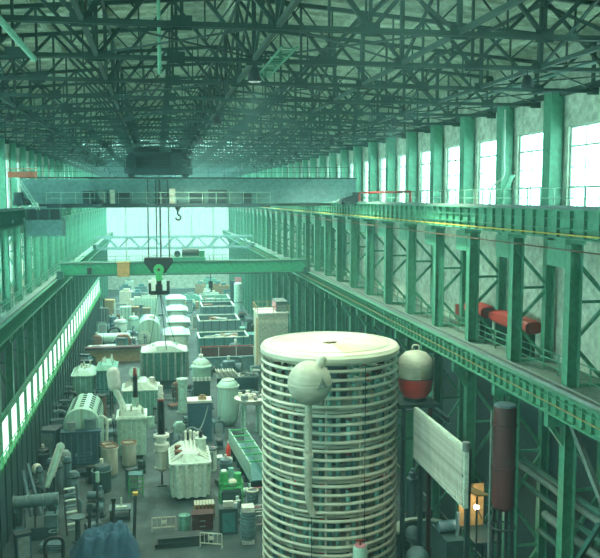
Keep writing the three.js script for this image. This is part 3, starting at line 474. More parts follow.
{ // the pale transformer in the middle foreground
  const t = thing('power_transformer', 'pale mint fluted transformer with three white risers, nearest on the open floor', 'transformer', [2.35, 0, -64.9]);
  skid(t, 2.8, 4.2); tankBody(t, 3.15, 4.6, 2.75, M.mintPale, { cr: 0.7, flutes: 20, amp: 0.11, n: 240, taper: 0.92 });
  cover(t, 3.1, 4.5, 3.1, 0.75, M.mintPale);
  for (let i = 0; i < 6; i++) for (const s of [-1, 1]) part('stiffener', bar(V(s * 1.5, 3.3, -1.9 + i * 0.75), V(s * 0.55, 3.88, -1.9 + i * 0.75), 0.1), M.white, t);
  for (const [x, z] of [[-0.25, 0.4], [0.15, 0.2], [0.45, 0.6]]) part('riser', [rod(V(x, 3.7, z + 1.1), V(x, 4.1, z - 1.6), 0.09), cyl(0.11, 0.11, 1.0, x, 3.7, z - 1.6), sph(0.14, x, 4.75, z - 1.6)], M.white, t);
  part('manhole', [cyl(0.28, 0.3, 0.3, -0.9, 3.5, 0.9), cyl(0.33, 0.33, 0.08, -0.9, 3.8, 0.9)], M.rust, t); part('manhole', [cyl(0.24, 0.26, 0.3, -0.9, 3.5, -0.4), cyl(0.28, 0.28, 0.08, -0.9, 3.8, -0.4)], M.rust, t);
  part('turret', [cyl(0.42, 0.42, 1.1, 0.95, 3.3, -0.3), cyl(0.48, 0.48, 0.1, 0.95, 4.4, -0.3)], M.mintPale, t); bushing(t, 0.95, 4.5, -0.3, 0.6, 0.2, M.dark);
  part('turret', [cyl(0.36, 0.36, 0.8, 0.85, 3.4, -1.5), cyl(0.42, 0.42, 0.1, 0.85, 4.2, -1.5), sph(0.3, 0.85, 4.4, -1.5)], M.white, t);
  part('breather_pipe', tube([[-0.2, 4.7, -1.6], [0.3, 5.0, -1.7], [0.9, 4.8, -1.6], [1.3, 5.4, -1.9], [1.7, 6.6, -2.2]], 0.06, 30), M.grey, t);
  for (let i = 0; i < 5; i++) part('flange_bolt', cyl(0.07, 0.07, 0.1, -0.5 + i * 0.3, 3.75, 1.6, 8), M.rust, t);
  const b = thing('test_bushing', 'tall black insulator bushing on a white cylinder beside the pale transformer', 'bushing', [0.15, 0, -67.2]);
  part('leg', [rod(V(0, 0, 0), V(0, 1.3, 0), 0.09), box(0.8, 0.08, 0.8, 0, 0, 0)], M.dark, b);
  part('housing', lathe([[0.35, 1.25], [0.52, 1.5], [0.54, 3.4], [0.6, 3.45], [0.6, 3.6], [0.42, 3.65], [0.42, 4.1], [0.66, 4.15], [0.66, 4.35], [0.4, 4.4]]), M.white, b);
  for (const y of [1.45, 2.9]) part('flange', cyl(0.62, 0.62, 0.12, 0, y, 0), M.creamDark, b);
  bushing(b, 0, 4.4, 0, 2.9, 0.36, M.black, 'insulator'); part('top_electrode', [cyl(0.2, 0.24, 1.0, 0, 7.3, 0), cyl(0.27, 0.27, 0.1, 0, 7.75, 0), sph(0.2, 0, 8.35, 0)], M.white, b); part('red_band', cyl(0.3, 0.3, 0.12, 0, 7.25, 0), M.red, b);
}
{ // its neighbour on the left with the white conservator
  const t = thing('power_transformer', 'mint transformer with white tilted conservator drum and a red-tipped black bushing', 'transformer', [-2.5, 0, -75.8]);
  skid(t, 2.4, 3); tankBody(t, 2.6, 3, 3.4, M.mint, { cr: 0.35, n: 96, taper: 0.96 }); ribs(t, 2.2, 3, 0.6, 2.9, 5, M.mintPale, 0.1);
  part('cover', [box(2.8, 0.16, 3.2, 0, 3.8, 0)], M.mintPale, t); cover(t, 2.4, 2.8, 3.9, 0.7, M.mintPale, 'dome', 0.55);
  for (let i = 0; i < 9; i++) { const x = -1 + (i % 5) * 0.5, z = i < 5 ? 1.1 : 0.2; part('small_bushing', [cyl(0.08, 0.1, 0.5 + 0.2 * (i % 3), x, 4.1, z, 10), cyl(0.12, 0.12, 0.06, x, 4.5, z, 10)], i % 2 ? M.white : M.creamDark, t); }
  part('bushing_turret', cyl(0.3, 0.36, 1.2, 0.35, 4.2, -0.4), M.mint, t); bushing(t, 0.35, 5.4, -0.4, 2.1, 0.28, M.black); part('bushing_tip', cyl(0.14, 0.2, 0.7, 0.35, 7.5, -0.4), M.red, t);
  const c = part('conservator', lathe([[0.001, 0], [0.3, 0.06], [0.5, 0.22], [0.6, 0.5], [0.6, 1.75], [0.5, 2.03], [0.3, 2.2], [0.001, 2.26]]).rotateZ(0.1).rotateX(-0.35).translate(-1.5, 6.0, -0.6), M.white, t);
  part('conservator_pipe', [rod(V(-1.5, 6.2, -0.5), V(-0.5, 4.2, 0.2), 0.28, 16)], M.mintPale, t);
  const u = thing('power_transformer', 'mint gabled transformer standing behind the one with the white drum', 'transformer', [-1.9, 0, -90]);
  skid(u, 3.4, 3.4); tankBody(u, 3.9, 3.6, 2.7, M.mintDeep, { cr: 0.3, taper: 0.97 }); ribs(u, 3.4, 3.6, 0.5, 2.5, 7, M.mint, 0.1); cover(u, 3.9, 3.6, 3.1, 0.9, M.mintPale, 'cover', 0.3);
  for (let i = 0; i < 5; i++) for (const s of [-1, 1]) part('cover_slot', bar(V(s * 1.7, 3.36, -1.2 + i * 0.6), V(s * 0.9, 3.86, -1.2 + i * 0.6), 0.12), M.white, u);
  part('pipe_drum', cyl(0.6, 0.6, 1.8, 0, -0.9, 0).rotateX(1.2).translate(-0.7, 4.5, -0.8), M.mint, u); part('turret', cyl(0.3, 0.3, 0.7, 1.2, 3.6, 0.4), M.white, u);
}
{ // big round-ended ribbed tank
  const t = thing('power_transformer', 'large pale ribbed transformer tank with rounded ends beside the aisle', 'transformer', [0.8, 0, -103.5]);
  part('pedestal', [box(3.6, 1.2, 3.2, 0, 0, 0)], M.machine, t); tankBody(t, 5.6, 4.4, 3.5, M.mintDeep, { y: 1.2, cr: 1.8, taper: 0.97, n: 144 });
  for (let i = 0; i < 20; i++) { const q = plan(5.68, 4.48, 0, { cr: 1.8, n: 20 })[i], a = Math.atan2(q[0], q[2]); part('rib', box(0.13, 3.4, 0.4, q[0], 1.3, q[2], a), M.white, t); }
  cover(t, 5.5, 4.3, 4.7, 0.8, M.mintPale, 'cover', 0.35);
  for (let i = 0; i < 8; i++) part('cover_rib', bar(V(-2.2 + i * 0.62, 4.92, 1.9), V(-1.2 + i * 0.36, 5.46, 0.6), 0.09), M.white, t);
  for (const [x, z] of [[-1.2, 0.2], [0.2, 0.6], [1.4, -0.2]]) part('manhole', cyl(0.3, 0.34, 0.3, x, 5.2, z), M.mint, t);
}
{
  const t = thing('domed_vessel', 'small mint vessel with bolted dome top on a dark pedestal', 'vessel', [4.9, 0, -93.5]);
  part('pedestal', box(1.9, 3.0, 1.9, 0, 0, 0), M.machine, t); part('body', lathe([[1.05, 3.0], [1.1, 3.1], [1.1, 4.4], [1.22, 4.42], [1.22, 4.6], [1.0, 4.7], [0.75, 5.2], [0.4, 5.45], [0.001, 5.5]]), M.mint, t);
  for (let i = 0; i < 10; i++) { const a = i * 0.628; part('nozzle', cyl(0.13, 0.13, 0.35, 0.85 * Math.cos(a), 4.7, 0.85 * Math.sin(a), 10), M.white, t); } part('nozzle', cyl(0.25, 0.25, 0.5, 0, 5.4, 0), M.white, t);
  for (let i = 0; i < 5; i++) part('foot_block', box(0.3, 0.4, 0.3, -0.9 + i * 0.45, 3.0, 1.05), M.white, t);
  const s = thing('pale_stand', 'pale mint cylinder standing under the domed vessel row', 'cylinder', [2.6, 0, -90]); part('body', cyl(0.5, 0.5, 3.6, 0, 0.2, 0), M.mint, s); part('foot', cyl(0.7, 0.7, 0.2, 0, 0, 0), M.grey, s); part('top_flange', cyl(0.6, 0.6, 0.12, 0, 3.8, 0), M.mintPale, s);
  const b = thing('control_cabinet', 'dark blue cabinet with a white tray top between two mint tanks', 'cabinet', [3.95, 0, -79.8]);
  part('body', [box(2.3, 3.9, 2.0, 0, 0, 0)], M.blue, b); part('top_tray', [box(2.4, 0.14, 2.1, 0, 3.9, 0), box(2.4, 0.14, 0.06, 0, 4.0, 1.02)], M.white, b); for (let i = 0; i < 3; i++) part('door', box(0.66, 3.4, 0.06, -0.74 + i * 0.74, 0.2, 1.02), M.blue, b); part('tool_box', [box(0.8, 0.3, 0.5, 0.3, 4.04, 0.1), box(0.5, 0.16, 0.3, 0.3, 4.34, 0.1)], M.wood, b);
  const l = thing('bell_jar', 'tall mint bell-shaped vessel standing near the ring tower', 'vessel', [7.2, 0, -84.3]);
  part('body', lathe([[0.5, 0.0], [0.7, 0.2], [1.0, 0.5], [1.08, 0.7], [1.1, 4.2], [1.02, 4.5], [0.8, 4.75], [0.4, 4.9], [0.001, 4.95]]), M.mint, l); part('flange', cyl(1.2, 1.2, 0.14, 0, 4.15, 0, 32), M.mintPale, l); for (let i = 0; i < 8; i++) { const a = i * 0.785; part('seam', box(0.06, 3.4, 0.06, 1.09 * Math.sin(a), 0.75, 1.09 * Math.cos(a), a), M.mintPale, l); } part('lid_ring', new THREE.TorusGeometry(0.62, 0.07, 8, 30).rotateX(Math.PI / 2).translate(0, 4.88, 0), M.white, l);
  const d = thing('winding_press', 'round white table heaped with pale parts left of the ring tower', 'table', [9.2, 0, -80.5]);
  part('table', [cyl(1.7, 1.5, 0.4, 0, 3.4, 0, 32)], M.white, d); for (let i = 0; i < 4; i++) part('leg', cyl(0.14, 0.14, 3.4, 1.1 * Math.cos(i * 1.57 + 0.7), 0, 1.1 * Math.sin(i * 1.57 + 0.7)), M.mint, d);
  for (let i = 0; i < 16; i++) { const a = i * 2.4, r = 0.25 + 0.08 * i; part('loose_part', i % 3 ? box(rr(0.3, 0.7), rr(0.2, 0.5), rr(0.2, 0.5), r * Math.cos(a), 3.8, r * Math.sin(a), a) : cyl(0.2, 0.24, 0.4, r * Math.cos(a), 3.8, r * Math.sin(a)), [M.cream, M.white, M.grey][i % 3], d); }
  const g = thing('long_trough', 'long light green trough beside the ring tower on its left', 'trough', [7.6, 0, -69.5], 0.08);
  part('side', [bar(V(-0.75, 1.6, 5.2), V(-0.75, 1.6, -5.2), 0.1, 1.5)], M.mint, g); part('side', [bar(V(0.75, 1.6, 5.2), V(0.75, 1.6, -5.2), 0.1, 1.5)], M.mint, g); part('bed', box(1.5, 0.1, 10.4, 0, 0.85, 0), M.teal, g); for (let i = 0; i < 6; i++) { part('frame_leg', box(1.7, 0.9, 0.15, 0, 0, -4.6 + i * 1.85), M.machine, g); part('cross_bar', box(1.6, 0.1, 0.12, 0, 2.32, -4.6 + i * 1.85), M.green, g); }
  const e = thing('gas_cylinder', 'small red gas cylinder standing left of the green trough', 'cylinder', [6.15, 0, -72.4]); part('body', lathe([[0.2, 0], [0.22, 0.05], [0.22, 1.3], [0.1, 1.5], [0.06, 1.7], [0.001, 1.72]]), M.redBright, e); part('valve', cyl(0.09, 0.09, 0.2, 0, 1.68, 0), M.white, e);
  const f = thing('white_drum', 'white round drum on the floor beside the red gas cylinder', 'drum', [5.9, 0, -70.6]); part('body', lathe([[0.45, 0], [0.48, 0.1], [0.48, 0.8], [0.4, 0.9], [0.2, 0.92], [0.2, 0.7], [0.001, 0.7]]), M.white, f); part('hoop', new THREE.TorusGeometry(0.49, 0.03, 6, 24).rotateX(Math.PI / 2).translate(0, 0.45, 0), M.grey, f);
  const h = thing('paint_can', 'small white can on the open floor right of the pale transformer', 'can', [4.9, 0, -73.5]); part('body', cyl(0.2, 0.2, 0.9, 0, 0, 0), M.white, h); part('lid', cyl(0.14, 0.2, 0.2, 0, 0.9, 0), M.pink, h);
}
{ // left group
  const t = thing('power_transformer', 'barrel-roofed transformer with slotted pale roof and dark blue front', 'transformer', [-6.85, 0, -76.2]);
  const prof = []; const A = (z) => { const o = []; o.push([1.55, 0.4, z]); for (let i = 0; i <= 10; i++) { const a = i / 10 * Math.PI; o.push([1.55 * Math.cos(a), 3.9 + 1.35 * Math.sin(a), z]); } o.push([-1.55, 0.4, z]); return o; };
  part('body', loft([A(-3.2), A(2.6), A(2.9)].map((r) => r.map((p) => [...p]))), M.mint, t); skid(t, 3, 5.6);
  for (let i = 0; i < 7; i++) for (let j = 0; j < 5; j++) { const a = 0.5 + j * 0.535; part('vent_slot', box(0.36, 0.06, 0.14, 0, 0, 0).rotateZ(a - Math.PI / 2).translate(1.57 * Math.cos(a), 3.9 + 1.37 * Math.sin(a), -2.8 + i * 0.8), M.dark, t); }
  part('front_casing', [box(3.3, 2.9, 0.8, 0, 0.4, 3.3), box(3.5, 0.12, 1.0, 0, 3.3, 3.3)], M.blue, t, 'dark blue ribbed front casing'); for (let i = 0; i < 6; i++) part('casing_rib', box(0.1, 2.7, 0.1, -1.4 + i * 0.56, 0.5, 3.74), M.greyBlue, t);
  part('front_tank', cyl(0.5, 0.5, 1.0, 0.8, 3.4, 3.0), M.slate, t); part('front_pump', [box(0.7, 0.8, 0.6, -0.8, 3.4, 3.2)], M.grey, t); part('side_pipe', tube([[1.6, 4.3, 2], [2.1, 4.1, 2.2], [2.15, 2, 2.4], [2.1, 0.3, 2.4]], 0.13, 24), M.mintPale, t);
  for (const [nm, x, z, w, h, m, mc, lab] of [['power_transformer', -8.6, -98.2, 2.6, 2.9, M.mintDeep, M.mint, 'short mint transformer with flat louvred cover behind the barrel roof'], ['power_transformer', -5.9, -97, 2.2, 3.7, M.teal, M.mintDeep, 'tall teal transformer left of the white conservator drum']]) {
    const u = thing(nm, lab, 'transformer', [x, 0, z]); skid(u, w, 4); tankBody(u, w, 5, h, m, { cr: 0.3, taper: 0.97 }); cover(u, w, 5, h + 0.4, 0.6, mc, 'cover', 0.5); for (let i = 0; i < 8; i++) part('cover_louvre', box(0.5, 0.1, 0.18, i % 2 ? -0.45 : 0.45, h + 0.86, -1.6 + (i >> 1) * 0.9), M.dark, u); ribs(u, w * 0.9, 5, 0.6, h - 0.3, 4, mc, 0.1);
    for (let i = 0; i < 6; i++) part('fitting', cyl(0.12, 0.12, rr(0.3, 0.7), rr(-0.6, 0.6), h + 0.9, rr(-1.8, 1.2), 10), M.white, u);
  }
  const g = thing('plate_girder', 'long rust-topped lattice girder lying across the floor behind the tanks', 'girder', [-5.2, 0, -119.5], 0.02);
  part('top_chord', box(10.2, 0.35, 1.3, 0, 2.1, 0), M.redDark, g); part('bottom_chord', box(10.2, 0.3, 1.0, 0, 0, 0), M.brown, g); part('web', box(10, 1.8, 0.1, 0, 0.3, 0), M.ochre, g); for (let i = 0; i < 10; i++) { const a = -5 + i; part('lattice_bar', bar(V(a, i % 2 ? 2 : 0.3, 0.3), V(a + 1, i % 2 ? 0.3 : 2, 0.3), 0.14), M.ochre, g); }
  const pots = [[-4.15, -70.0, 2.7, 0.58, 'cream cylindrical pot with rusty rim, front left of three'], [-2.7, -72.2, 2.3, 0.62, 'cream cylindrical pot with rusty rim, right of the three'], [-4.6, -72.5, 2.2, 0.56, 'cream cylindrical pot with rusty rim, hindmost of three']];
  for (const [x, z, h, r, lab] of pots) { const p = thing('insulator_pot', lab, 'pot', [x, 0, z], 0, 'three cream pots'); part('body', lathe([[r * 0.9, 0.3], [r, 0.4], [r, h - 0.16], [r * 1.18, h - 0.14], [r * 1.18, h], [r * 0.8, h], [r * 0.78, h - 0.7], [0.001, h - 0.72]]), M.cream, p); part('rim', new THREE.TorusGeometry(r * 0.99, 0.1, 8, 28).rotateX(Math.PI / 2).translate(0, h, 0), M.rust, p); part('base', cyl(r * 0.85, r * 0.95, 0.32, 0, 0, 0), M.slate, p); }
  const e = thing('pump_elbow', 'grey upright pump with a capped cylinder at the left machines', 'pump', [-7.9, 0, -69.5]); part('body', lathe([[0.45, 0], [0.45, 1.7], [0.5, 1.75], [0.5, 2.4], [0.3, 2.7], [0.001, 2.75]]), M.grey, e); part('pipe', tube([[-0.4, 2.2, 0], [-1.0, 2.3, 0], [-1.1, 1.4, 0], [-1.1, 0.1, 0]], 0.13, 24), M.slate, e); part('cap', cyl(0.5, 0.5, 0.3, 0, 1.9, 0), M.white, e);
}
{ // dark machinery at lower left
  const m = thing('winding_machine', 'dark machine carrying a long pale horizontal pipe at lower left', 'machine', [-8.75, 0, -58.6], 0.04);
  part('bed', [box(2.9, 0.9, 2.2, 0, 0, 0)], M.machine, m); part('pipe', [rod(V(-1.55, 2.45, 0), V(1.55, 2.55, 0), 0.44, 24)], M.slate, m, 'pale horizontal pipe'); for (const x of [-1.5, -0.6, 0.5, 1.5]) part('pipe_band', rod(V(x - 0.04, 2.5, 0), V(x + 0.04, 2.5, 0), 0.47, 24), M.grey, m); for (const x of [-1.2, 1.2]) part('pedestal', box(0.5, 1.2, 0.9, x, 0.9, 0), M.machine, m); for (let i = 0; i < 5; i++) part('guard_post', box(0.1, 1.4, 0.1, -1.36 + i * 0.68, 0.9, 1.0), M.dark, m); part('drive_box', [box(0.8, 0.8, 0.8, 1.1, 0.9, 0.8), box(0.9, 0.1, 0.9, 1.1, 1.7, 0.8)], M.slate, m);
  const s = thing('spiral_conveyor', 'tilted pale spiral tube above the dark machines at left', 'conveyor', [-8.0, 0, -62.6]);
  part('tube', rod(V(-0.55, 2.0, 0), V(0.5, 5.0, -1.2), 0.22, 18), M.mint, s); for (let i = 0; i < 8; i++) { const f = 0.3 + i * 0.09; const o = part('turn', new THREE.TorusGeometry(0.27, 0.06, 8, 20), M.white, s); o.position.set(-0.55 + 1.05 * f, 2 + 3 * f, -1.2 * f); o.lookAt(o.position.clone().add(V(-8 + 1.05, 3, -62.6 - 1.2).sub(V(-8, 0, -62.6)))); } part('stand', [bar(V(-0.6, 0, 0), V(-0.5, 2.1, 0), 0.16), bar(V(-0.1, 0, -0.5), V(0, 3.4, -0.7), 0.14)], M.dark, s);
  const l = thing('step_rack', 'dark ladder-like rack with pale steps right of the horizontal pipe', 'rack', [-6.35, 0, -58.6], 0.3);
  part('side_rail', bar(V(-0.45, 0, 0.6), V(-0.35, 3.2, -0.8), 0.12), M.dark, l); part('side_rail', bar(V(0.45, 0, 0.6), V(0.55, 3.2, -0.8), 0.12), M.dark, l); for (let i = 0; i < 8; i++) part('step', box(0.8, 0.07, 0.26, 0.03, 0.3 + i * 0.38, 0.45 - i * 0.165), i % 2 ? M.mintPale : M.slate, l);
  const h = thing('round_table', 'small round pale turntable on a dark pillar at lower left', 'table', [-5.75, 0, -56.8]); part('top', cyl(0.55, 0.5, 0.14, 0, 1.7, 0, 28), M.slate, h); part('pillar', cyl(0.16, 0.22, 1.7, 0, 0, 0), M.dark, h); part('base', cyl(0.4, 0.45, 0.12, 0, 0, 0), M.dark, h);
  const b = thing('ball_float', 'pale ball standing on a dark post beside the left partition', 'ball', [-9.95, 0, -67.6]); part('ball', sph(0.42, 0, 1.9, 0), M.cream, b); part('post', cyl(0.12, 0.2, 1.6, 0, 0, 0), M.dark, b);
  const cols = [[-9.5, -66, 2.7, 0.26], [-8.8, -67.2, 2.9, 0.32], [-8.1, -66.6, 2.8, 0.3], [-7.4, -66.8, 3.1, 0.3], [-6.8, -65.2, 2.4, 0.42]];
  cols.forEach(([x, z, hh, r], i) => { const c = thing('filter_column', `${['leftmost', 'second', 'third', 'fourth', 'rightmost stout'][i]} of five upright blue-grey cylinders in the left machinery`, 'cylinder', [x, 0, z], 0, 'upright cylinders at left'); part('body', lathe([[r, 0], [r, hh - 0.3], [r * 0.7, hh - 0.1], [0.001, hh]]), i % 2 ? M.greyBlue : M.slate, c); part('collar', cyl(r * 1.15, r * 1.15, 0.12, 0, hh - 0.6, 0), M.dark, c); });
  for (const [x0, z0, x1, z1, lab] of [[-10.2, -64.5, -9.0, -62.2, 'right'], [-10.3, -62.9, -9.4, -61.0, 'left']]) single('leaning_pipe', rod(V(x0, 3.3, z0), V(x1, 0.12, z1), 0.16), M.greyBlue, `${lab} of two slanted blue-grey pipes beside the left partition`, 'pipe');
  const w = thing('workbench', 'dark workbench with pale bent fitting in the lower left aisle', 'bench', [-3.0, 0, -60.4]); part('top', box(1.6, 0.1, 1.2, 0, 0.85, 0), M.slate, w); for (const [x, z] of [[-0.7, -0.5], [0.7, -0.5], [-0.7, 0.5], [0.7, 0.5]]) part('leg', box(0.08, 0.85, 0.08, x, 0, z), M.dark, w); part('fitting', [box(0.8, 0.12, 0.3, 0.1, 0.95, 0.2), box(0.12, 0.7, 0.12, 0.1, 1.0, 0.1)], M.mintPale, w); part('shelf', box(1.5, 0.06, 1.1, 0, 0.3, 0), M.dark, w);
  const gs = thing('work_stand', 'light green square pipe stand right of the cream pots', 'stand', [-1.95, 0, -65.2]); for (const [x, z] of [[-0.55, -0.5], [0.55, -0.5], [-0.55, 0.5], [0.55, 0.5]]) part('leg', box(0.08, 1.8, 0.08, x, 0, z), M.green, gs); for (const y of [0.4, 1.1, 1.78]) part('ledge', [box(1.2, 0.07, 0.07, 0, y, 0.5), box(1.2, 0.07, 0.07, 0, y, -0.5), box(0.07, 0.07, 1.0, 0.55, y, 0), box(0.07, 0.07, 1.0, -0.55, y, 0)], M.green, gs); part('platform', box(1.2, 0.05, 1.1, 0, 1.8, 0), M.teal, gs);
  const pl = thing('flag_pole', 'thin dark pole with pale top among the lower left machines', 'pole', [-4.45, 0, -57]); part('pole', rod(V(0, 0, 0), V(0.1, 4.8, -0.2), 0.08), M.dark, pl); part('top', rod(V(0.1, 4.1, -0.18), V(0.1, 4.8, -0.2), 0.14), M.mint, pl); part('base', box(0.6, 0.1, 0.6, 0, 0, 0), M.dark, pl);
  // tarpaulin heap
  const n = 34, mm = 22, p = [], uv = [], ix = [];
  for (let j = 0; j <= mm; j++) for (let i = 0; i <= n; i++) { const u = i / n, v = j / mm, e = Math.min(1, 5 * Math.min(u, 1 - u)) * Math.min(1, 4 * Math.min(v, 1 - v)); const x = -2.3 + 4.6 * u, z = -1.8 + 3.6 * v, hh = e * (1.25 + 0.5 * u + 0.9 * fbm(x * 1.3, z * 1.3, 4.2, 4) + 0.35 * Math.abs(Math.sin(x * 4 + fbm(x, z, 1) * 6))); p.push(x, Math.max(0.01, hh), z); uv.push(x, z); }
  for (let j = 0; j < mm; j++) for (let i = 0; i < n; i++) { const a = j * (n + 1) + i, b2 = a + 1, c2 = a + n + 1, d2 = c2 + 1; ix.push(a, c2, b2, b2, c2, d2); }
  const tg = new THREE.BufferGeometry(); tg.setAttribute('position', new THREE.Float32BufferAttribute(p, 3)); tg.setAttribute('uv', new THREE.Float32BufferAttribute(uv, 2)); tg.setIndex(ix); tg.computeVertexNormals();
  const tp = thing('tarpaulin_heap', 'heap covered by a crumpled dark blue tarpaulin at the bottom edge', 'tarpaulin', [-3.75, 0, -54.2], 0.1); part('tarpaulin', tg, M.tarp, tp); part('pallet', box(4.2, 0.12, 3.2, 0, 0, 0), M.dark, tp);
  for (const [x, z, hh, lab] of [[-5.0, -56.6, 2.6, 'left'], [-3.4, -56.6, 2.9, 'middle'], [-1.9, -56.6, 3.2, 'right']]) { const q = thing('machine_post', `${lab} of three dark posts rising behind the blue tarpaulin`, 'post', [x, 0, z]); part('post', bar(V(0, 0, 0), V(0.15, hh, 0), 0.22), M.dark, q); part('cap', box(0.35, 0.18, 0.35, 0.15, hh, 0), lab === 'right' ? M.yellow : M.machine, q); }
}
{ // foreground floor things around the pale transformer
  const fence = (x, z, w, turn, lab) => { const f = thing('barrier', lab, 'barrier', [x, 0, z], turn); part('frame', [box(w, 0.06, 0.06, 0, 0.98, 0), box(w, 0.06, 0.06, 0, 0.25, 0), box(0.06, 1.0, 0.06, -w / 2, 0, 0), box(0.06, 1.0, 0.06, w / 2, 0, 0)], M.cream, f); for (let i = 1; i < 5; i++) part('bar', box(0.04, 0.7, 0.04, -w / 2 + w * i / 5, 0.28, 0), M.cream, f); part('sign_plate', box(0.4, 0.25, 0.03, 0, 0.55, 0.03), M.white, f); part('foot', [box(0.08, 0.05, 0.6, -w / 2, 0, 0), box(0.08, 0.05, 0.6, w / 2, 0, 0)], M.grey, f); };
  fence(0.2, -57.6, 1.7, 0.02, 'pale pipe barrier left of the stacked dark beams'); fence(3.35, -54.2, 1.55, -0.35, 'pale pipe barrier at the bottom edge right of the dark beams');
  for (let i = 0; i < 7; i++) { const z = -54.7 - (i % 4) * 0.34 - (i > 3 ? 0.15 : 0), y = i > 3 ? 0.34 : 0.02; single('steel_beam', ibar(V(-0.45 + i * 0.05, y + 0.15, z), V(3.6 - i * 0.12, y + 0.15, z - 0.1), 0.3, 0.3, 0.04), M.dark, i > 3 ? 'dark steel beam in the upper layer of the floor stack' : 'dark steel beam in the lower layer of the floor stack', 'beam', 'stacked dark steel beams'); }
  const d = thing('oil_drum', 'small mint oil drum in front of the pale transformer', 'drum', [1.65, 0, -57.6]); part('body', lathe([[0.38, 0], [0.4, 0.02], [0.4, 0.4], [0.42, 0.42], [0.4, 0.44], [0.4, 0.8], [0.42, 0.82], [0.4, 0.84], [0.4, 1.1], [0.36, 1.1], [0.35, 1.06], [0.001, 1.06]]), M.mintDeep, d); part('bung', cyl(0.05, 0.05, 0.06, 0.2, 1.06, 0), M.dark, d);
  const r = thing('tool_chest', 'dark red chest in front of the pale transformer', 'chest', [2.95, 0, -57.6]); part('body', box(1.5, 1.0, 0.9, 0, 0.1, 0), M.redDark, r); part('lid', box(1.56, 0.14, 0.96, 0, 1.1, 0), M.redDark, r); for (const y of [0.3, 0.7]) part('handle', box(0.4, 0.06, 0.06, 0, y, 0.48), M.grey, r); for (const x of [-0.6, 0.6]) part('foot', box(0.15, 0.1, 0.8, x, 0, 0), M.dark, r);
  const k = thing('wire_crate', 'brown slatted crate behind the dark red chest', 'crate', [3.2, 0, -59.6]); for (let i = 0; i < 6; i++) part('slat', box(0.16, 1.1, 0.05, -0.7 + i * 0.28, 0.1, 0.5), M.wood, k); part('body', box(1.5, 1.0, 0.9, 0, 0.1, 0), M.brown, k); for (let i = 0; i < 7; i++) part('lid_slat', box(0.18, 0.06, 1.0, -0.66 + i * 0.22, 1.12, 0), M.creamDark, k); part('runner', [box(0.1, 0.1, 0.9, -0.6, 0, 0), box(0.1, 0.1, 0.9, 0.6, 0, 0)], M.wood, k);
  const g = thing('pump_unit', 'bright green frame with pale sacks and tanks left of the tower', 'machine', [5.4, 0, -61.6]);
  for (const [x, z] of [[-0.85, 0.7], [0.85, 0.7], [-0.85, -0.7], [0.85, -0.7]]) part('frame_post', box(0.09, 2.0, 0.09, x, 0, z), M.green, g); part('frame_ring', [box(1.8, 0.09, 0.09, 0, 1.95, 0.7), box(1.8, 0.09, 0.09, 0, 1.95, -0.7), box(0.09, 0.09, 1.4, 0.85, 1.95, 0), box(0.09, 0.09, 1.4, -0.85, 1.95, 0)], M.green, g); part('platform', box(1.7, 0.08, 1.4, 0, 1.55, 0), M.green, g); part('tank', cyl(0.32, 0.32, 1.1, -0.55, 1.63, 0.1), M.green, g); part('tank', cyl(0.3, 0.3, 0.9, 0.55, 1.63, -0.2), M.green, g); part('filler', cyl(0.22, 0.34, 1.3, 0.05, 1.63, -0.3), M.mintDeep, g); part('sack', sph(0.36, 0.1, 2.0, 0.35, 0.8, 16), M.cream, g); part('sack', sph(0.26, -0.55, 2.85, 0.1, 0.5, 14), M.mintPale, g); part('lower_box', box(1.5, 1.1, 1.2, 0, 0.1, 0), M.machine, g);
  const coil = (x, z, h, r, lab, caps) => { const c = thing('coil_insulator', lab, 'insulator', [x, 0, z]); const q = [[r * 0.8, 0.3]]; for (let i = 0; i < 9; i++) { const y = 0.35 + (h - 0.75) * i / 9; q.push([r, y], [r, y + 0.08], [r * 0.86, y + 0.1], [r * 0.86, y + (h - 0.75) / 9 - 0.02]); } q.push([r * 0.9, h - 0.4], [0.001, h - 0.4]); part('coil', lathe(q), M.slate, c); if (caps) { part('cap', box(r * 1.5, 0.34, r * 1.5, 0, h - 0.4, 0), M.white, c); part('foot', box(r * 1.5, 0.3, r * 1.5, 0, 0, 0), M.white, c); } else { part('rim', new THREE.TorusGeometry(r * 0.9, 0.08, 8, 24).rotateX(Math.PI / 2).translate(0, h - 0.36, 0), M.cream, c); part('foot', cyl(r, r, 0.3, 0, 0, 0), M.grey, c); } part('terminal', rod(V(0, h - 0.2, 0), V(0.9, h - 0.2, 0), 0.05), M.pink, c); };
  coil(6.75, -58.6, 2.6, 0.46, 'grey coil insulator with open rim touching the tower edge', false); coil(5.95, -54.6, 2.7, 0.56, 'ribbed grey coil insulator with white caps beside the tower foot', true);
  const cb = thing('switch_box', 'dark green switch box with white gauge left of the coil insulators', 'cabinet', [4.75, 0, -56.6]); part('body', box(1.3, 1.9, 1.0, 0, 0, 0), M.machine, cb); part('gauge_panel', box(0.7, 0.4, 0.3, 0, 1.9, 0), M.white, cb); part('door', box(0.9, 1.4, 0.05, 0, 0.2, 0.51), M.teal, cb); part('lever', rod(V(0.3, 2.2, 0), V(0.9, 2.3, 0), 0.06), M.white, cb);
}
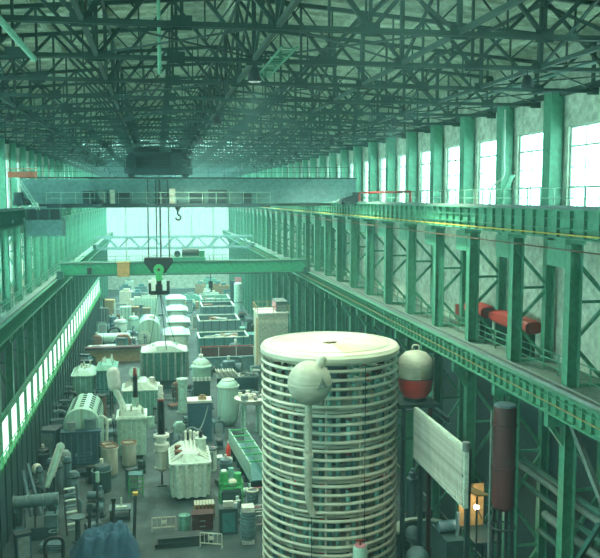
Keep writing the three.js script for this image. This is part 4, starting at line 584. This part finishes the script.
{ // middle distance: fence, barrier, bins, kiosk
  const f = thing('panel_fence', 'low dark red panel fence across the aisle behind the ring tower', 'fence', [11.0, 0, -114.5]); for (let i = 0; i < 4; i++) { part('panel', box(2.4, 2.4, 0.06, -3.75 + i * 2.5, 0.3, 0), M.redDark, f); part('post', box(0.12, 2.85, 0.12, -5.0 + i * 2.5, 0, 0.05), M.cream, f); } part('post', box(0.12, 2.85, 0.12, 5.0, 0, 0.05), M.cream, f); part('top_rail', box(10.2, 0.16, 0.14, 0, 2.8, 0.05), M.red, f);
  single('low_barrier', [box(9.6, 1.8, 0.35, 10.0, 0, -111.8), box(9.6, 0.1, 0.5, 10.0, 1.8, -111.8)], M.slate, 'long blue-grey low wall in front of the dark red fence', 'barrier');
  const rk = thing('plate_rack', 'rack of slanted white plates left of the ring tower top', 'rack', [9.6, 0, -98.5]); part('table', box(5.2, 0.16, 2.0, 0, 2.0, 0), M.grey, rk); for (const x of [-2.4, 0, 2.4]) part('leg', box(0.14, 2.0, 1.6, x, 0, 0), M.dark, rk); part('skirt', box(5.0, 1.7, 0.08, 0, 0.1, -0.8), M.blue, rk); for (let i = 0; i < 8; i++) part('plate', box(0.1, 0.9, 1.7, 0, 0, 0).rotateZ(0.7).translate(-2.1 + i * 0.3, 2.2, 0), i % 2 ? M.white : M.creamDark, rk); for (let i = 0; i < 7; i++) part('frame_piece', box(rr(0.7, 1.1), 0.16, rr(0.8, 1.5), 0.8 + (i % 3) * 0.75, 2.2 + 0.17 * (i % 3), rr(-0.2, 0.2), rr(-0.4, 0.4)), i % 2 ? M.cream : M.grey, rk);
  const bin = (x, z, w, d, h, m, lab, fill) => { const b = thing('open_container', lab, 'container', [x, 0, z]); part('floor_plate', box(w, 0.2, d, 0, 0, 0), M.dark, b); part('front_wall', box(w, h, 0.1, 0, 0.1, d / 2), m, b); part('back_wall', box(w, h, 0.1, 0, 0.1, -d / 2), m, b); part('side_wall', box(0.1, h, d, -w / 2, 0.1, 0), m, b); part('side_wall', box(0.1, h, d, w / 2, 0.1, 0), m, b); part('rim', [box(w + 0.2, 0.14, 0.22, 0, h, d / 2), box(w + 0.2, 0.14, 0.22, 0, h, -d / 2), box(0.22, 0.14, d, -w / 2, h, 0), box(0.22, 0.14, d, w / 2, h, 0)], M.mintPale, b); for (let i = 0; i < 5; i++) part('stake', box(0.14, h, 0.1, -w / 2 + w * (i + 0.5) / 5, 0.1, d / 2 + 0.08), M.machine, b); for (let i = 0; i < fill; i++) part('scrap', i % 3 ? box(rr(0.6, 2), rr(0.1, 0.4), rr(0.5, 1.6), rr(-w / 2 + 1.1, w / 2 - 1.1), h - rr(0.2, 0.6), rr(-d / 2 + 1, d / 2 - 1), rr(0, 3)) : bar(V(rr(-w / 2 + 0.5, 0), h - 0.3, rr(-1, 1)), V(rr(0, w / 2 - 0.5), h - 0.1, rr(-1, 1)), 0.14), [M.wood, M.cream, M.rust, M.mint, M.grey][i % 5], b); };
  bin(9.6, -121, 7.2, 5, 3.4, M.teal, 'nearest open container with boards and scrap behind the red fence', 12); bin(9.8, -133, 6.4, 6.5, 4.2, M.slate, 'grey-blue open container, second behind the red fence', 8); bin(11.0, -151, 5.8, 7, 4.1, M.greyBlue, 'empty looking blue-grey open container, third behind the red fence', 3); bin(11.6, -166, 5.6, 7, 3.6, M.mintDeep, 'mint open container, farthest in the row of containers', 4);
  const k = thing('control_kiosk', 'white two-storey control kiosk with roof railing behind the ring tower', 'kiosk', [15.2, 0, -109]); part('body', box(4.0, 8.5, 5, 0, 0, 0), M.cream, k); part('roof', box(4.3, 0.15, 5.3, 0, 8.5, 0), M.white, k); part('side_panel', box(0.06, 7.2, 1.6, -2.02, 0.6, 1.2), M.ochre, k); part('kiosk_window', box(1.6, 0.9, 0.06, 0.9, 4.2, 2.5), M.dark, k); part('door', box(0.9, 2.1, 0.06, -1.1, 0.1, 2.5), M.teal, k); part('roof_rail', [bar(V(-2.1, 9.5, 2.6), V(2.1, 9.5, 2.6), 0.07), bar(V(-2.1, 9.5, -2.6), V(2.1, 9.5, -2.6), 0.07), bar(V(-2.1, 9.5, 2.6), V(-2.1, 9.5, -2.6), 0.07), bar(V(2.1, 9.5, 2.6), V(2.1, 9.5, -2.6), 0.07), bar(V(-2.1, 9.1, 2.6), V(-2.1, 9.1, -2.6), 0.06), bar(V(-2.1, 9.1, 2.6), V(2.1, 9.1, 2.6), 0.06)], M.ochre, k); for (const [x, z] of [[-2.1, 2.6], [0, 2.6], [2.1, 2.6], [-2.1, 0], [-2.1, -2.6], [0, -2.6], [2.1, -2.6]]) part('rail_post', box(0.08, 0.9, 0.08, x, 8.62, z), M.ochre, k);
  const pk = thing('stair_cabin', 'pinkish panelled cabin standing right of the white kiosk', 'cabin', [16.45, 8.66, -109]); part('body', box(1.4, 1.3, 3.6, 0, 0, 0), M.slate, pk); part('pink_panel', box(0.08, 1.0, 3.4, -0.74, 0.15, 0), M.pink, pk); part('roof', box(1.6, 0.1, 3.8, 0, 1.3, 0), M.grey, pk);
  const crate = (x, z, w, h, d, m, lab, y = 0, grp) => { const c = thing('crate', lab, 'crate', [x, y, z], rr(-0.1, 0.1), grp); part('body', box(w, h, d, 0, 0, 0), m, c); part('lid', box(w + 0.08, 0.1, d + 0.08, 0, h, 0), m, c); for (let i = 0; i < 3; i++) part('batten', box(0.12, h, 0.06, -w / 2 + w * (i + 0.5) / 3, 0, d / 2 + 0.03), M.grey, c); };
  crate(14.3, -118, 1.6, 1.8, 1.6, M.mintDeep, 'teal crate between the containers and the white kiosk'); crate(14.5, -123, 1.7, 3.0, 1.7, M.teal, 'taller teal crate behind the one beside the kiosk');
  crate(-5.7, -151.8, 1.9, 3.9, 1.9, M.mint, 'tall mint ribbed box left of the far central tanks'); crate(-9.2, -164, 1.9, 1.9, 2, M.wood, 'brown crate at the foot of the far left stack'); crate(-9.2, -164, 1.8, 1.7, 1.8, M.ochre, 'ochre crate on top of the far left stack', 2.02); crate(-9.3, -148, 1.4, 4.2, 1.6, M.dark, 'dark upright box near the far left window band'); crate(-4.2, -158.8, 1.5, 2.9, 1.5, M.wood, 'brown box right of the tall mint ribbed box'); crate(-2.0, -158.4, 1.5, 2.7, 1.5, M.wood, 'brown box behind the far rounded tank');
  const t1 = (x, z, len, r, m, lab, y = 0.35) => { const c = thing('storage_tank', lab, 'tank', [x, 0, z], 0.03); part('shell', lathe([[0.001, 0], [r * 0.7, 0.05], [r, 0.25], [r, len - 0.25], [r * 0.7, len - 0.05], [0.001, len]]).rotateZ(Math.PI / 2).translate(len / 2, r + y, 0), m, c); for (const q of [-0.3, 0.3]) { part('saddle', box(0.3, y + r * 0.5, r * 1.6, q * len, 0, 0), M.dark, c); part('band', rod(V(q * len - 0.06, r + y, 0), V(q * len + 0.06, r + y, 0), r * 1.02, 28), M.grey, c); } };
  t1(-7.0, -134, 5.4, 0.85, M.mint, 'long mint horizontal tank behind the rust-topped girder'); t1(-8.4, -126.5, 4.4, 0.62, M.mintPale, 'thinner pale horizontal tank right behind the rust-topped girder', 0.25);
  const rt = thing('boiler_shell', 'mint rounded shell with a pale round end in mid hall', 'shell', [-1.3, 0, -131.5]); const B = (z) => { const o = [[1.7, 0, z]]; for (let i = 0; i <= 10; i++) { const a = i / 10 * Math.PI; o.push([1.7 * Math.cos(a), 3.4 + 1.5 * Math.sin(a), z]); } o.push([-1.7, 0, z]); return o; }; part('shell', loft([B(-3), B(3)]), M.mint, rt); part('round_end', cyl(0.95, 0.95, 0.2, 0, -0.1, 0, 28).rotateX(Math.PI / 2).translate(-0.7, 2.2, 3.2), M.mintPale, rt); part('hub', cyl(0.2, 0.2, 0.2, 0, -0.1, 0, 14).rotateX(Math.PI / 2).translate(-0.7, 2.2, 3.35), M.dark, rt); part('hood', cyl(0.5, 0.5, 0.6, 0.5, 4.7, 1), M.white, rt);
  for (const [x, z, w, h, lab] of [[2.6, -118, 3.4, 4.4, 'pale curved tank shell beside the aisle, nearest of four'], [3.2, -131, 3.4, 4.2, 'pale curved tank shell beside the aisle, second of four'], [3.4, -146, 3.4, 4.0, 'pale curved tank shell beside the aisle, third of four'], [3.6, -162, 3.6, 4.0, 'pale curved tank shell beside the aisle, farthest of four']]) { const s = thing('tank_shell', lab, 'tank shell', [x, 0, z], 0, 'tank shells along the aisle'); tankBody(s, w, 5.5, h, M.mintPale, { y: 0, cr: 1.2, taper: 0.8, n: 80 }); cover(s, w, 5.5, h + 0.1, 0.5, M.mint, 'lid', 0.6); part('rail_pipe', rod(V(w / 2 + 0.2, h, 2.5), V(w / 2 + 0.2, h, -2.5), 0.1), M.white, s); }
  const rp = thing('ribbed_panel', 'pale ribbed screen standing across the far floor', 'screen', [-2.2, 0, -164]); part('board', box(4.8, 4, 0.2, 0, 0, 0), M.mint, rp); for (let i = 0; i < 9; i++) part('rib', box(0.16, 4, 0.2, -2.2 + i * 0.55, 0, 0.15), M.mintPale, rp); part('foot', [box(0.2, 0.15, 1.4, -1.8, 0, 0), box(0.2, 0.15, 1.4, 1.8, 0, 0)], M.dark, rp);
  const dt = thing('lattice_mast', 'dark lattice mast standing beyond the containers', 'mast', [15.4, 0, -164]); for (const [x, z] of [[-0.6, -0.6], [0.6, -0.6], [-0.6, 0.6], [0.6, 0.6]]) part('leg', box(0.16, 7.2, 0.16, x, 0, z), M.dark, dt); for (let i = 0; i < 6; i++) part('lace', [bar(V(i % 2 ? 0.6 : -0.6, i * 1.2, 0.6), V(i % 2 ? -0.6 : 0.6, i * 1.2 + 1.2, 0.6), 0.1), bar(V(0.6, i * 1.2, i % 2 ? 0.6 : -0.6), V(0.6, i * 1.2 + 1.2, i % 2 ? -0.6 : 0.6), 0.1)], M.dark, dt); part('core', box(0.9, 7, 0.9, 0, 0.1, 0), M.machine, dt);
  const pc = thing('upright_cylinder', 'pale upright cylinder right of the dark lattice mast', 'cylinder', [15.9, 0, -160]); part('body', cyl(0.85, 0.85, 6.8, 0, 0, 0), M.mint, pc); part('dome', sph(0.85, 0, 6.8, 0, 0.5), M.mintPale, pc); part('ring', cyl(0.95, 0.95, 0.2, 0, 3.2, 0), M.grey, pc); part('pink_tag', box(1.3, 0.9, 0.3, 0, 7.3, 0), M.pink, pc);
  for (let i = 0; i < 26; i++) { const x = i % 2 ? rr(-9.5, 2) : rr(5, 15.5), z = -173 - i * 1.55, w = rr(1.4, 3.4), h = rr(1.4, 4.2); const c = thing('crated_machine', `${['mint', 'pale mint', 'brown', 'cream', 'green', 'grey'][i % 6]} crated machine on the hazy far floor, ${ORD[i >> 1]} in the ${i % 2 ? 'left' : 'right'} row`, 'machine', [x, 0, z], rr(-0.2, 0.2), 'crated machines on the far floor'); part('body', box(w, h, rr(1.3, 2.2), 0, 0, 0), [M.mint, M.mintPale, M.wood, M.cream, M.mintDeep, M.slate][i % 6], c); part('top_block', box(w * 0.5, 0.5, 1, rr(-0.3, 0.3), h, 0), [M.cream, M.grey, M.teal][i % 3], c); }
}
{ // right side under the lower runway
  const rt = thing('process_tank', 'round tank, grey above and bright red below, right of the tower top', 'tank', [16.45, 11.0, -50]);
  part('lower_shell', lathe([[0.001, 0.0], [0.75, 0.06], [1.05, 0.45], [1.15, 1.2], [1.15, 1.35]]), M.redBright, rt, 'bright red lower half'); part('upper_shell', lathe([[1.15, 1.35], [1.15, 2.1], [1.04, 2.6], [0.7, 2.95], [0.3, 3.08], [0.001, 3.1]]), M.creamDark, rt, 'grey upper half'); part('handle', tube([[-0.2, 3.0, 0], [-0.2, 3.4, 0], [0.2, 3.4, 0], [0.2, 3.0, 0]], 0.05, 20), M.cream, rt); part('seam', new THREE.TorusGeometry(1.15, 0.03, 6, 40).rotateX(Math.PI / 2).translate(0, 1.35, 0), M.dark, rt); part('strap', rod(V(-1.22, 0, 0.1), V(-1.22, 2.3, 0.1), 0.05), M.wood, rt); part('strap', rod(V(1.22, -0.15, 0.1), V(1.22, 2.6, 0.1), 0.05), M.cream, rt); part('support_ring', cyl(0.75, 0.75, 0.3, 0, -0.15, 0), M.dark, rt);
  const st = thing('tank_stand', 'dark steel stand carrying the red and grey tank', 'stand', [16.35, 0, -50]); part('platform', box(2.6, 0.25, 2.6, 0, 10.6, 0), M.machine, st); part('carrier_beam', ibar(V(1.05, 10.4, 3.75), V(1.05, 10.4, -2.2), 0.25, 0.4), M.machine, st); part('leg', ibar(V(-0.95, 0, 0.9), V(-0.95, 10.6, 0.9), 0.26, 0.26), M.machine, st); part('leg', ibar(V(0.75, 0, 1.1), V(0.75, 10.6, 1.1), 0.26, 0.26), M.redDark, st); part('tie', [box(1.7, 0.14, 0.1, -0.1, 8.5, 1.0)], M.steelDark, st);
  const p = thing('radiator_screen', 'big pale ribbed board hung lengthwise right of the tower', 'screen', [15.95, 7.6, -44]); part('board', box(0.12, 3.1, 8.4, 0, 0, 0), M.creamDark, p); part('edge_frame', [box(0.24, 0.14, 8.6, 0, 3.06, 0), box(0.24, 0.14, 8.6, 0, -0.1, 0), box(0.24, 3.2, 0.16, 0, -0.05, 4.25), box(0.24, 3.2, 0.16, 0, -0.05, -4.25)], M.mintPale, p); for (let i = 0; i < 30; i++) piece('rib', 0.14, 3.0, 0.08, -0.12, 1.55, -4.0 + i * 0.275, M.white, p); part('joint_strip', box(0.14, 0.06, 8.4, -0.06, 1.6, 0), M.dark, p); for (const z of [-3.9, 3.9]) part('support_post', ibar(V(0.25, -7.6, z), V(0.25, 3.0, z), 0.26, 0.26), M.machine, p); part('corner_roller', [cyl(0.2, 0.2, 0.5, 0, 3.0, 4.2)], M.grey, p);
  const v = thing('reactor_column', 'dark red-brown upright column vessel on legs at right', 'vessel', [17.0, 0, -37.4]); part('body', lathe([[0.4, 8.3], [0.55, 8.5], [0.56, 10.4], [0.6, 10.42], [0.6, 10.52], [0.56, 10.54], [0.56, 12.6], [0.6, 12.62], [0.6, 12.72], [0.56, 12.74], [0.56, 13.5], [0.5, 13.65], [0.001, 13.7]]), M.redDark, v); part('lid', cyl(0.52, 0.56, 0.1, 0, 13.62, 0), M.greyBlue, v); for (let i = 0; i < 4; i++) { const a = i * 1.57 + 0.78; part('leg', bar(V(0.45 * Math.cos(a), 8.6, 0.45 * Math.sin(a)), V(0.7 * Math.cos(a), 0, 0.7 * Math.sin(a)), 0.14), M.dark, v); } for (const y of [2.5, 5.2, 7.4]) part('tie_ring', new THREE.TorusGeometry(0.6, 0.05, 6, 20).rotateX(Math.PI / 2).translate(0, y, 0), M.dark, v); part('side_pipe', rod(V(-0.72, 3, 0), V(-0.72, 13.4, 0), 0.05), M.grey, v);
  const i1 = thing('post_insulator', 'blue-grey post insulator standing under the pale ribbed board', 'insulator', [18.1, 0, -55.4]); part('body', lathe([[0.42, 0.3], [0.4, 0.4], [0.4, 3.4], [0.44, 3.45], [0.44, 3.6], [0.25, 3.65], [0.25, 4.0], [0.15, 4.1], [0.15, 4.3], [0.001, 4.32]]), M.greyBlue, i1); part('flange', cyl(0.55, 0.55, 0.14, 0, 0.2, 0), M.slate, i1); part('base', box(0.9, 0.2, 0.9, 0, 0, 0), M.dark, i1);
  const ct = thing('curved_tub', 'curved pale grey tub wall at the bottom right of the tower', 'tub', [17.25, 0, -50.0]); const arc = (r0, r1, y0, y1, a0, a1) => { const s = new THREE.Shape(); const n = 24; for (let i = 0; i <= n; i++) { const a = a0 + (a1 - a0) * i / n; i ? s.lineTo(r1 * Math.cos(a), r1 * Math.sin(a)) : s.moveTo(r1 * Math.cos(a), r1 * Math.sin(a)); } for (let i = n; i >= 0; i--) { const a = a0 + (a1 - a0) * i / n; s.lineTo(r0 * Math.cos(a), r0 * Math.sin(a)); } return new THREE.ExtrudeGeometry(s, { depth: y1 - y0, bevelEnabled: false, curveSegments: 24 }).rotateX(-Math.PI / 2).translate(0, y0, 0); }; part('wall', arc(1.75, 1.95, 0, 1.9, 0.0, 3.3), M.slate, ct); part('lip', arc(1.68, 2.05, 1.9, 2.05, 0.0, 3.3), M.mintPale, ct); part('end_post', box(0.45, 2.4, 0.45, 1.8, 0, 0.25), M.creamDark, ct); for (const x of [0.5, 1.0]) part('stub', cyl(0.14, 0.14, 0.5, x, 2.05, -1.75), M.dark, ct);
  const sphere = (x, y, z, r, lab) => { const s = thing('corona_ball', lab, 'ball', [x, 0, z]); part('ball', sph(r, 0, y, 0, 1, 32), M.slate, s); part('neck', cyl(0.16, 0.2, y - r + 0.1, 0, 0, 0), M.grey, s); part('seam', new THREE.TorusGeometry(r * 1.0, 0.02, 6, 40).rotateX(Math.PI / 2).translate(0, y, 0), M.grey, s); };
  sphere(15.75, 1.5, -47.0, 0.72, 'grey ball electrode in front of the curved tub'); sphere(16.3, 1.9, -49.6, 0.55, 'grey ball electrode half hidden by the tower edge beside the tub');
  // welding place: yellow cabinet lit by an arc
  const wc = thing('welding_booth', 'small ochre booth with welding arc under the right walkway', 'booth', [17.9, 4.9, -42.4]); part('back_panel', box(1.5, 2.5, 0.08, -0.1, 0, -1.1), M.ochre, wc); part('floor_plate', box(1.6, 0.1, 2.6, 0, -0.1, 0), M.machine, wc); part('canopy', bar(V(-0.4, 2.7, 1.3), V(-0.4, 2.2, -1.6), 0.7, 0.08), M.ochre, wc); for (const [x, z] of [[-0.7, 1.2], [0.7, 1.2], [-0.7, -1.2], [0.7, -1.2]]) part('post', box(0.09, 7.5, 0.09, x, -4.9, z), M.machine, wc);
  const wl = thing('welding_lamp', 'glaring white spark of the welding arc in the ochre booth', 'welding arc', [17.55, 6.55, -42.1]); part('arc_flame', sph(0.15, 0, 0, 0, 1, 14), new THREE.MeshStandardMaterial({ color: '#ffffff', emissive: new THREE.Color().setRGB(1, 0.93, 0.8), emissiveIntensity: 30 }), wl); part('torch', rod(V(0.02, -0.02, 0.04), V(0.25, -0.6, 0.2), 0.03), M.dark, wl); const pl = new THREE.PointLight(new THREE.Color().setRGB(1, 0.82, 0.55), 9, 0, 2); pl.name = 'arc_light'; pl.position.set(17.55, 6.55, -42.1); pl.castShadow = true; pl.shadow.radius = 4; scene.add(pl);
  // machines in the gloom below the walkway
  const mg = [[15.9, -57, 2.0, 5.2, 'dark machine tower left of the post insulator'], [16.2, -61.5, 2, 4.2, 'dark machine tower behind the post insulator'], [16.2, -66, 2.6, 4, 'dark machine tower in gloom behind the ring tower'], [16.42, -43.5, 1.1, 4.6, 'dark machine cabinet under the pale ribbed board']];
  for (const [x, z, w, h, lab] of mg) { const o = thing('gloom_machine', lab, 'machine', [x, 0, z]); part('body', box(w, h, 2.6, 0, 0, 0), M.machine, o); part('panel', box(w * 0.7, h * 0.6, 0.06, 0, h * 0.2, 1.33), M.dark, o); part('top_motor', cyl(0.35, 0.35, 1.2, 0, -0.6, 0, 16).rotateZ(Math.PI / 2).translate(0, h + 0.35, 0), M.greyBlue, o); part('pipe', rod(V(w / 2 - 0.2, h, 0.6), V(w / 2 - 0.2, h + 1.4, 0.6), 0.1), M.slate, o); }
  single('cross_pipe', rod(V(14.2, 9.6, -53.5), V(17.6, 9.8, -53.5), 0.12), M.slate, 'grey pipe between the tower and the ribbed board, upper', 'pipe'); single('cross_pipe', rod(V(14.2, 9.1, -53.5), V(17.6, 9.2, -53.5), 0.09), M.slate, 'grey pipe between the tower and the ribbed board, lower', 'pipe');
}
{ // smaller machines, drums and boxes that crowd the floor between the big things
  const kinds = {
    pump: (o, m, s) => { part('base', box(1.1 * s, 0.15, 0.6 * s, 0, 0, 0), M.dark, o); part('motor', cyl(0.28 * s, 0.28 * s, 0.7 * s, 0, -0.35 * s, 0, 16).rotateZ(Math.PI / 2).translate(-0.2 * s, 0.43 * s + 0.1, 0), m, o); part('volute', cyl(0.36 * s, 0.36 * s, 0.25 * s, 0, -0.12 * s, 0, 18).rotateZ(Math.PI / 2).translate(0.35 * s, 0.45 * s + 0.1, 0), M.slate, o); part('outlet', cyl(0.12 * s, 0.12 * s, 0.6 * s, 0.35 * s, 0.6 * s, 0, 12), m, o); },
    drum: (o, m, s) => { part('body', lathe([[0.38, 0], [0.4, 0.02], [0.4, 0.42], [0.43, 0.45], [0.4, 0.48], [0.4, 0.85], [0.43, 0.88], [0.4, 0.91], [0.4, 1.2], [0.36, 1.2], [0.35, 1.15], [0.001, 1.15]].map(([r, y]) => [r * s, y * s])), m, o); part('bung', cyl(0.05, 0.05, 0.05, 0.2 * s, 1.15 * s, 0, 8), M.dark, o); },
    cable_reel: (o, m, s) => { for (const x of [-0.35, 0.35]) part('flange', cyl(0.6 * s, 0.6 * s, 0.07, 0, -0.035, 0, 24).rotateZ(Math.PI / 2).translate(x * s, 0.6 * s, 0), m, o); part('cable', cyl(0.42 * s, 0.42 * s, 0.66 * s, 0, -0.33 * s, 0, 24).rotateZ(Math.PI / 2).translate(0, 0.6 * s, 0), M.black, o); },
    cabinet: (o, m, s) => { part('body', box(0.9 * s, 1.7 * s, 0.6 * s, 0, 0, 0), m, o); part('door', box(0.7 * s, 1.4 * s, 0.05, 0, 0.15 * s, 0.3 * s + 0.02), M.grey, o); part('roof', box(1.0 * s, 0.08, 0.7 * s, 0, 1.7 * s, 0), M.dark, o); },
    gearbox: (o, m, s) => { part('housing', loft([plan(1.2 * s, 0.8 * s, 0, { cr: 0.1, n: 40 }), plan(1.2 * s, 0.8 * s, 0.7 * s, { cr: 0.1, n: 40 }), plan(0.7 * s, 0.6 * s, 1.05 * s, { cr: 0.1, n: 40 })]), m, o); part('shaft', rod(V(-0.9 * s, 0.5 * s, 0), V(0.9 * s, 0.5 * s, 0), 0.09 * s), M.slate, o); part('coupling', rod(V(0.7 * s, 0.5 * s, 0), V(0.85 * s, 0.5 * s, 0), 0.22 * s, 16), M.dark, o); },
    valve_stand: (o, m, s) => { part('pipe', tube([[-0.5, 0.02, 0], [-0.5, 1.1, 0], [-0.3, 1.3, 0], [0.3, 1.3, 0], [0.5, 1.1, 0], [0.5, 0.02, 0]].map((p) => p.map((q) => q * s)), 0.12 * s, 40, 10), m, o); part('handwheel', new THREE.TorusGeometry(0.26 * s, 0.04 * s, 8, 20).rotateX(Math.PI / 2).translate(0, 1.75 * s, 0), M.slate, o); part('spindle', cyl(0.05 * s, 0.05 * s, 0.5 * s, 0, 1.3 * s, 0, 8), M.dark, o); },
    lattice_frame: (o, m, s) => { for (const [x, z] of [[-0.6, -0.4], [0.6, -0.4], [-0.6, 0.4], [0.6, 0.4]]) part('leg', box(0.08 * s, 1.8 * s, 0.08 * s, x * s, 0, z * s), m, o); for (const y of [0.5, 1.2, 1.75]) part('ring', [box(1.25 * s, 0.06, 0.06, 0, y * s, 0.4 * s), box(1.25 * s, 0.06, 0.06, 0, y * s, -0.4 * s), box(0.06, 0.06, 0.8 * s, 0.6 * s, y * s, 0), box(0.06, 0.06, 0.8 * s, -0.6 * s, y * s, 0)], m, o); part('tray', box(1.1 * s, 0.06, 0.7 * s, 0, 0.55 * s, 0), M.dark, o); },
    plate_stack: (o, m, s) => { for (let i = 0; i < 6; i++) part('plate', box(1.5 * s, 0.07, 0.9 * s, 0.06 * Math.sin(i * 2), i * 0.085, 0.05 * Math.cos(i * 3), 0.08 * Math.sin(i * 5)), i % 2 ? m : M.slate, o); },
    bell_tank: (o, m, s) => { part('body', lathe([[0.45, 0], [0.5, 0.1], [0.5, 1.2], [0.4, 1.45], [0.001, 1.55]].map(([r, y]) => [r * s, y * s])), m, o); part('nozzle', cyl(0.1 * s, 0.1 * s, 0.3 * s, 0, 1.5 * s, 0, 10), M.white, o); part('flange', cyl(0.56 * s, 0.56 * s, 0.08, 0, 1.15 * s, 0, 24), M.slate, o); },
  };
  const darkM = [['dark green', M.machine], ['black', M.black], ['dark blue', M.blue], ['blue-grey', M.greyBlue], ['grey', M.slate]], paleM = [['mint', M.mint], ['pale', M.mintPale], ['teal', M.teal], ['white', M.white], ['green', M.mintDeep], ['rusty', M.rust]];
  const boxes = [];                                          // footprints that are taken: [x0, x1, z0, z1]
  const B3 = new THREE.Box3(); scene.updateMatrixWorld(true);
  for (const o of scene.children) if (o.userData.category && !['roof truss', 'bracing', 'column', 'railing', 'walkway', 'runway beam', 'crane', 'trolley', 'hook', 'lamp', 'girder', 'conductor rail', 'cable tray', 'ladder', 'pole', 'pipe', 'partition'].includes(o.userData.category)) { B3.setFromObject(o); if (B3.min.y < 2) boxes.push([B3.min.x, B3.max.x, B3.min.z, B3.max.z]); }
  const zones = [
    ['in the dark machinery at lower left', -10.1, -4.6, -72, -54, 34, darkM, 1.25], ['between the pale transformer and its neighbours', -5.6, 7.2, -88, -66, 30, [...darkM, ...paleM.slice(0, 3)], 1.05], ['along the left partition beside the barrel-roofed transformer', -10.3, -8.6, -118, -72, 20, darkM, 1.5],
    ['on the floor left of the ring tower', 3.9, 7.0, -76, -53.5, 18, [...darkM, ...paleM], 1.0], ['behind the rust-topped girder', -9.8, 0.2, -168, -123, 34, [...paleM, ...darkM], 1.7], ['between the containers and the columns', 4.8, 16.8, -185, -101, 34, [...paleM, ...darkM], 1.7], ['in the gloom right of the ring tower', 15.4, 17.6, -60, -40, 16, darkM, 1.3], ['in front of the large ribbed tank', -6.5, 6.5, -100, -88, 14, [...darkM, ...paleM], 1.3],
  ];
  const names = Object.keys(kinds);
  for (const [where, x0, x1, z0, z1, n, cols, sc] of zones) {
    const got = [];
    for (let tries = 0; tries < n * 30 && got.length < n; tries++) {
      const x = rr(x0, x1), z = rr(z0, z1), s = sc * rr(0.8, 1.25), r = 0.72 * s;
      if (boxes.some(([a, b2, e, f]) => x + r > a && x - r < b2 && z + r > e && z - r < f)) continue;
      boxes.push([x - r, x + r, z - r, z + r]); got.push([x, z, s]);
    }
    got.sort((p, q) => p[0] - q[0]);
    got.forEach(([x, z, s], i) => {
      const k = names[(i * 7 + Math.floor(rnd() * names.length)) % names.length], [cn, m] = cols[Math.floor(rnd() * cols.length)];
      const o = thing('floor_' + k, `${cn} ${k.replace('_', ' ')} ${where}, ${i < 20 ? ORD[i] + ' from the left' : ORD[got.length - 1 - i] + ' from the right'}`, k.replace('_', ' '), [x, 0, z], rr(-0.5, 0.5));
      kinds[k](o, m, s);
    });
  }
}
renderer.render(scene, camera);
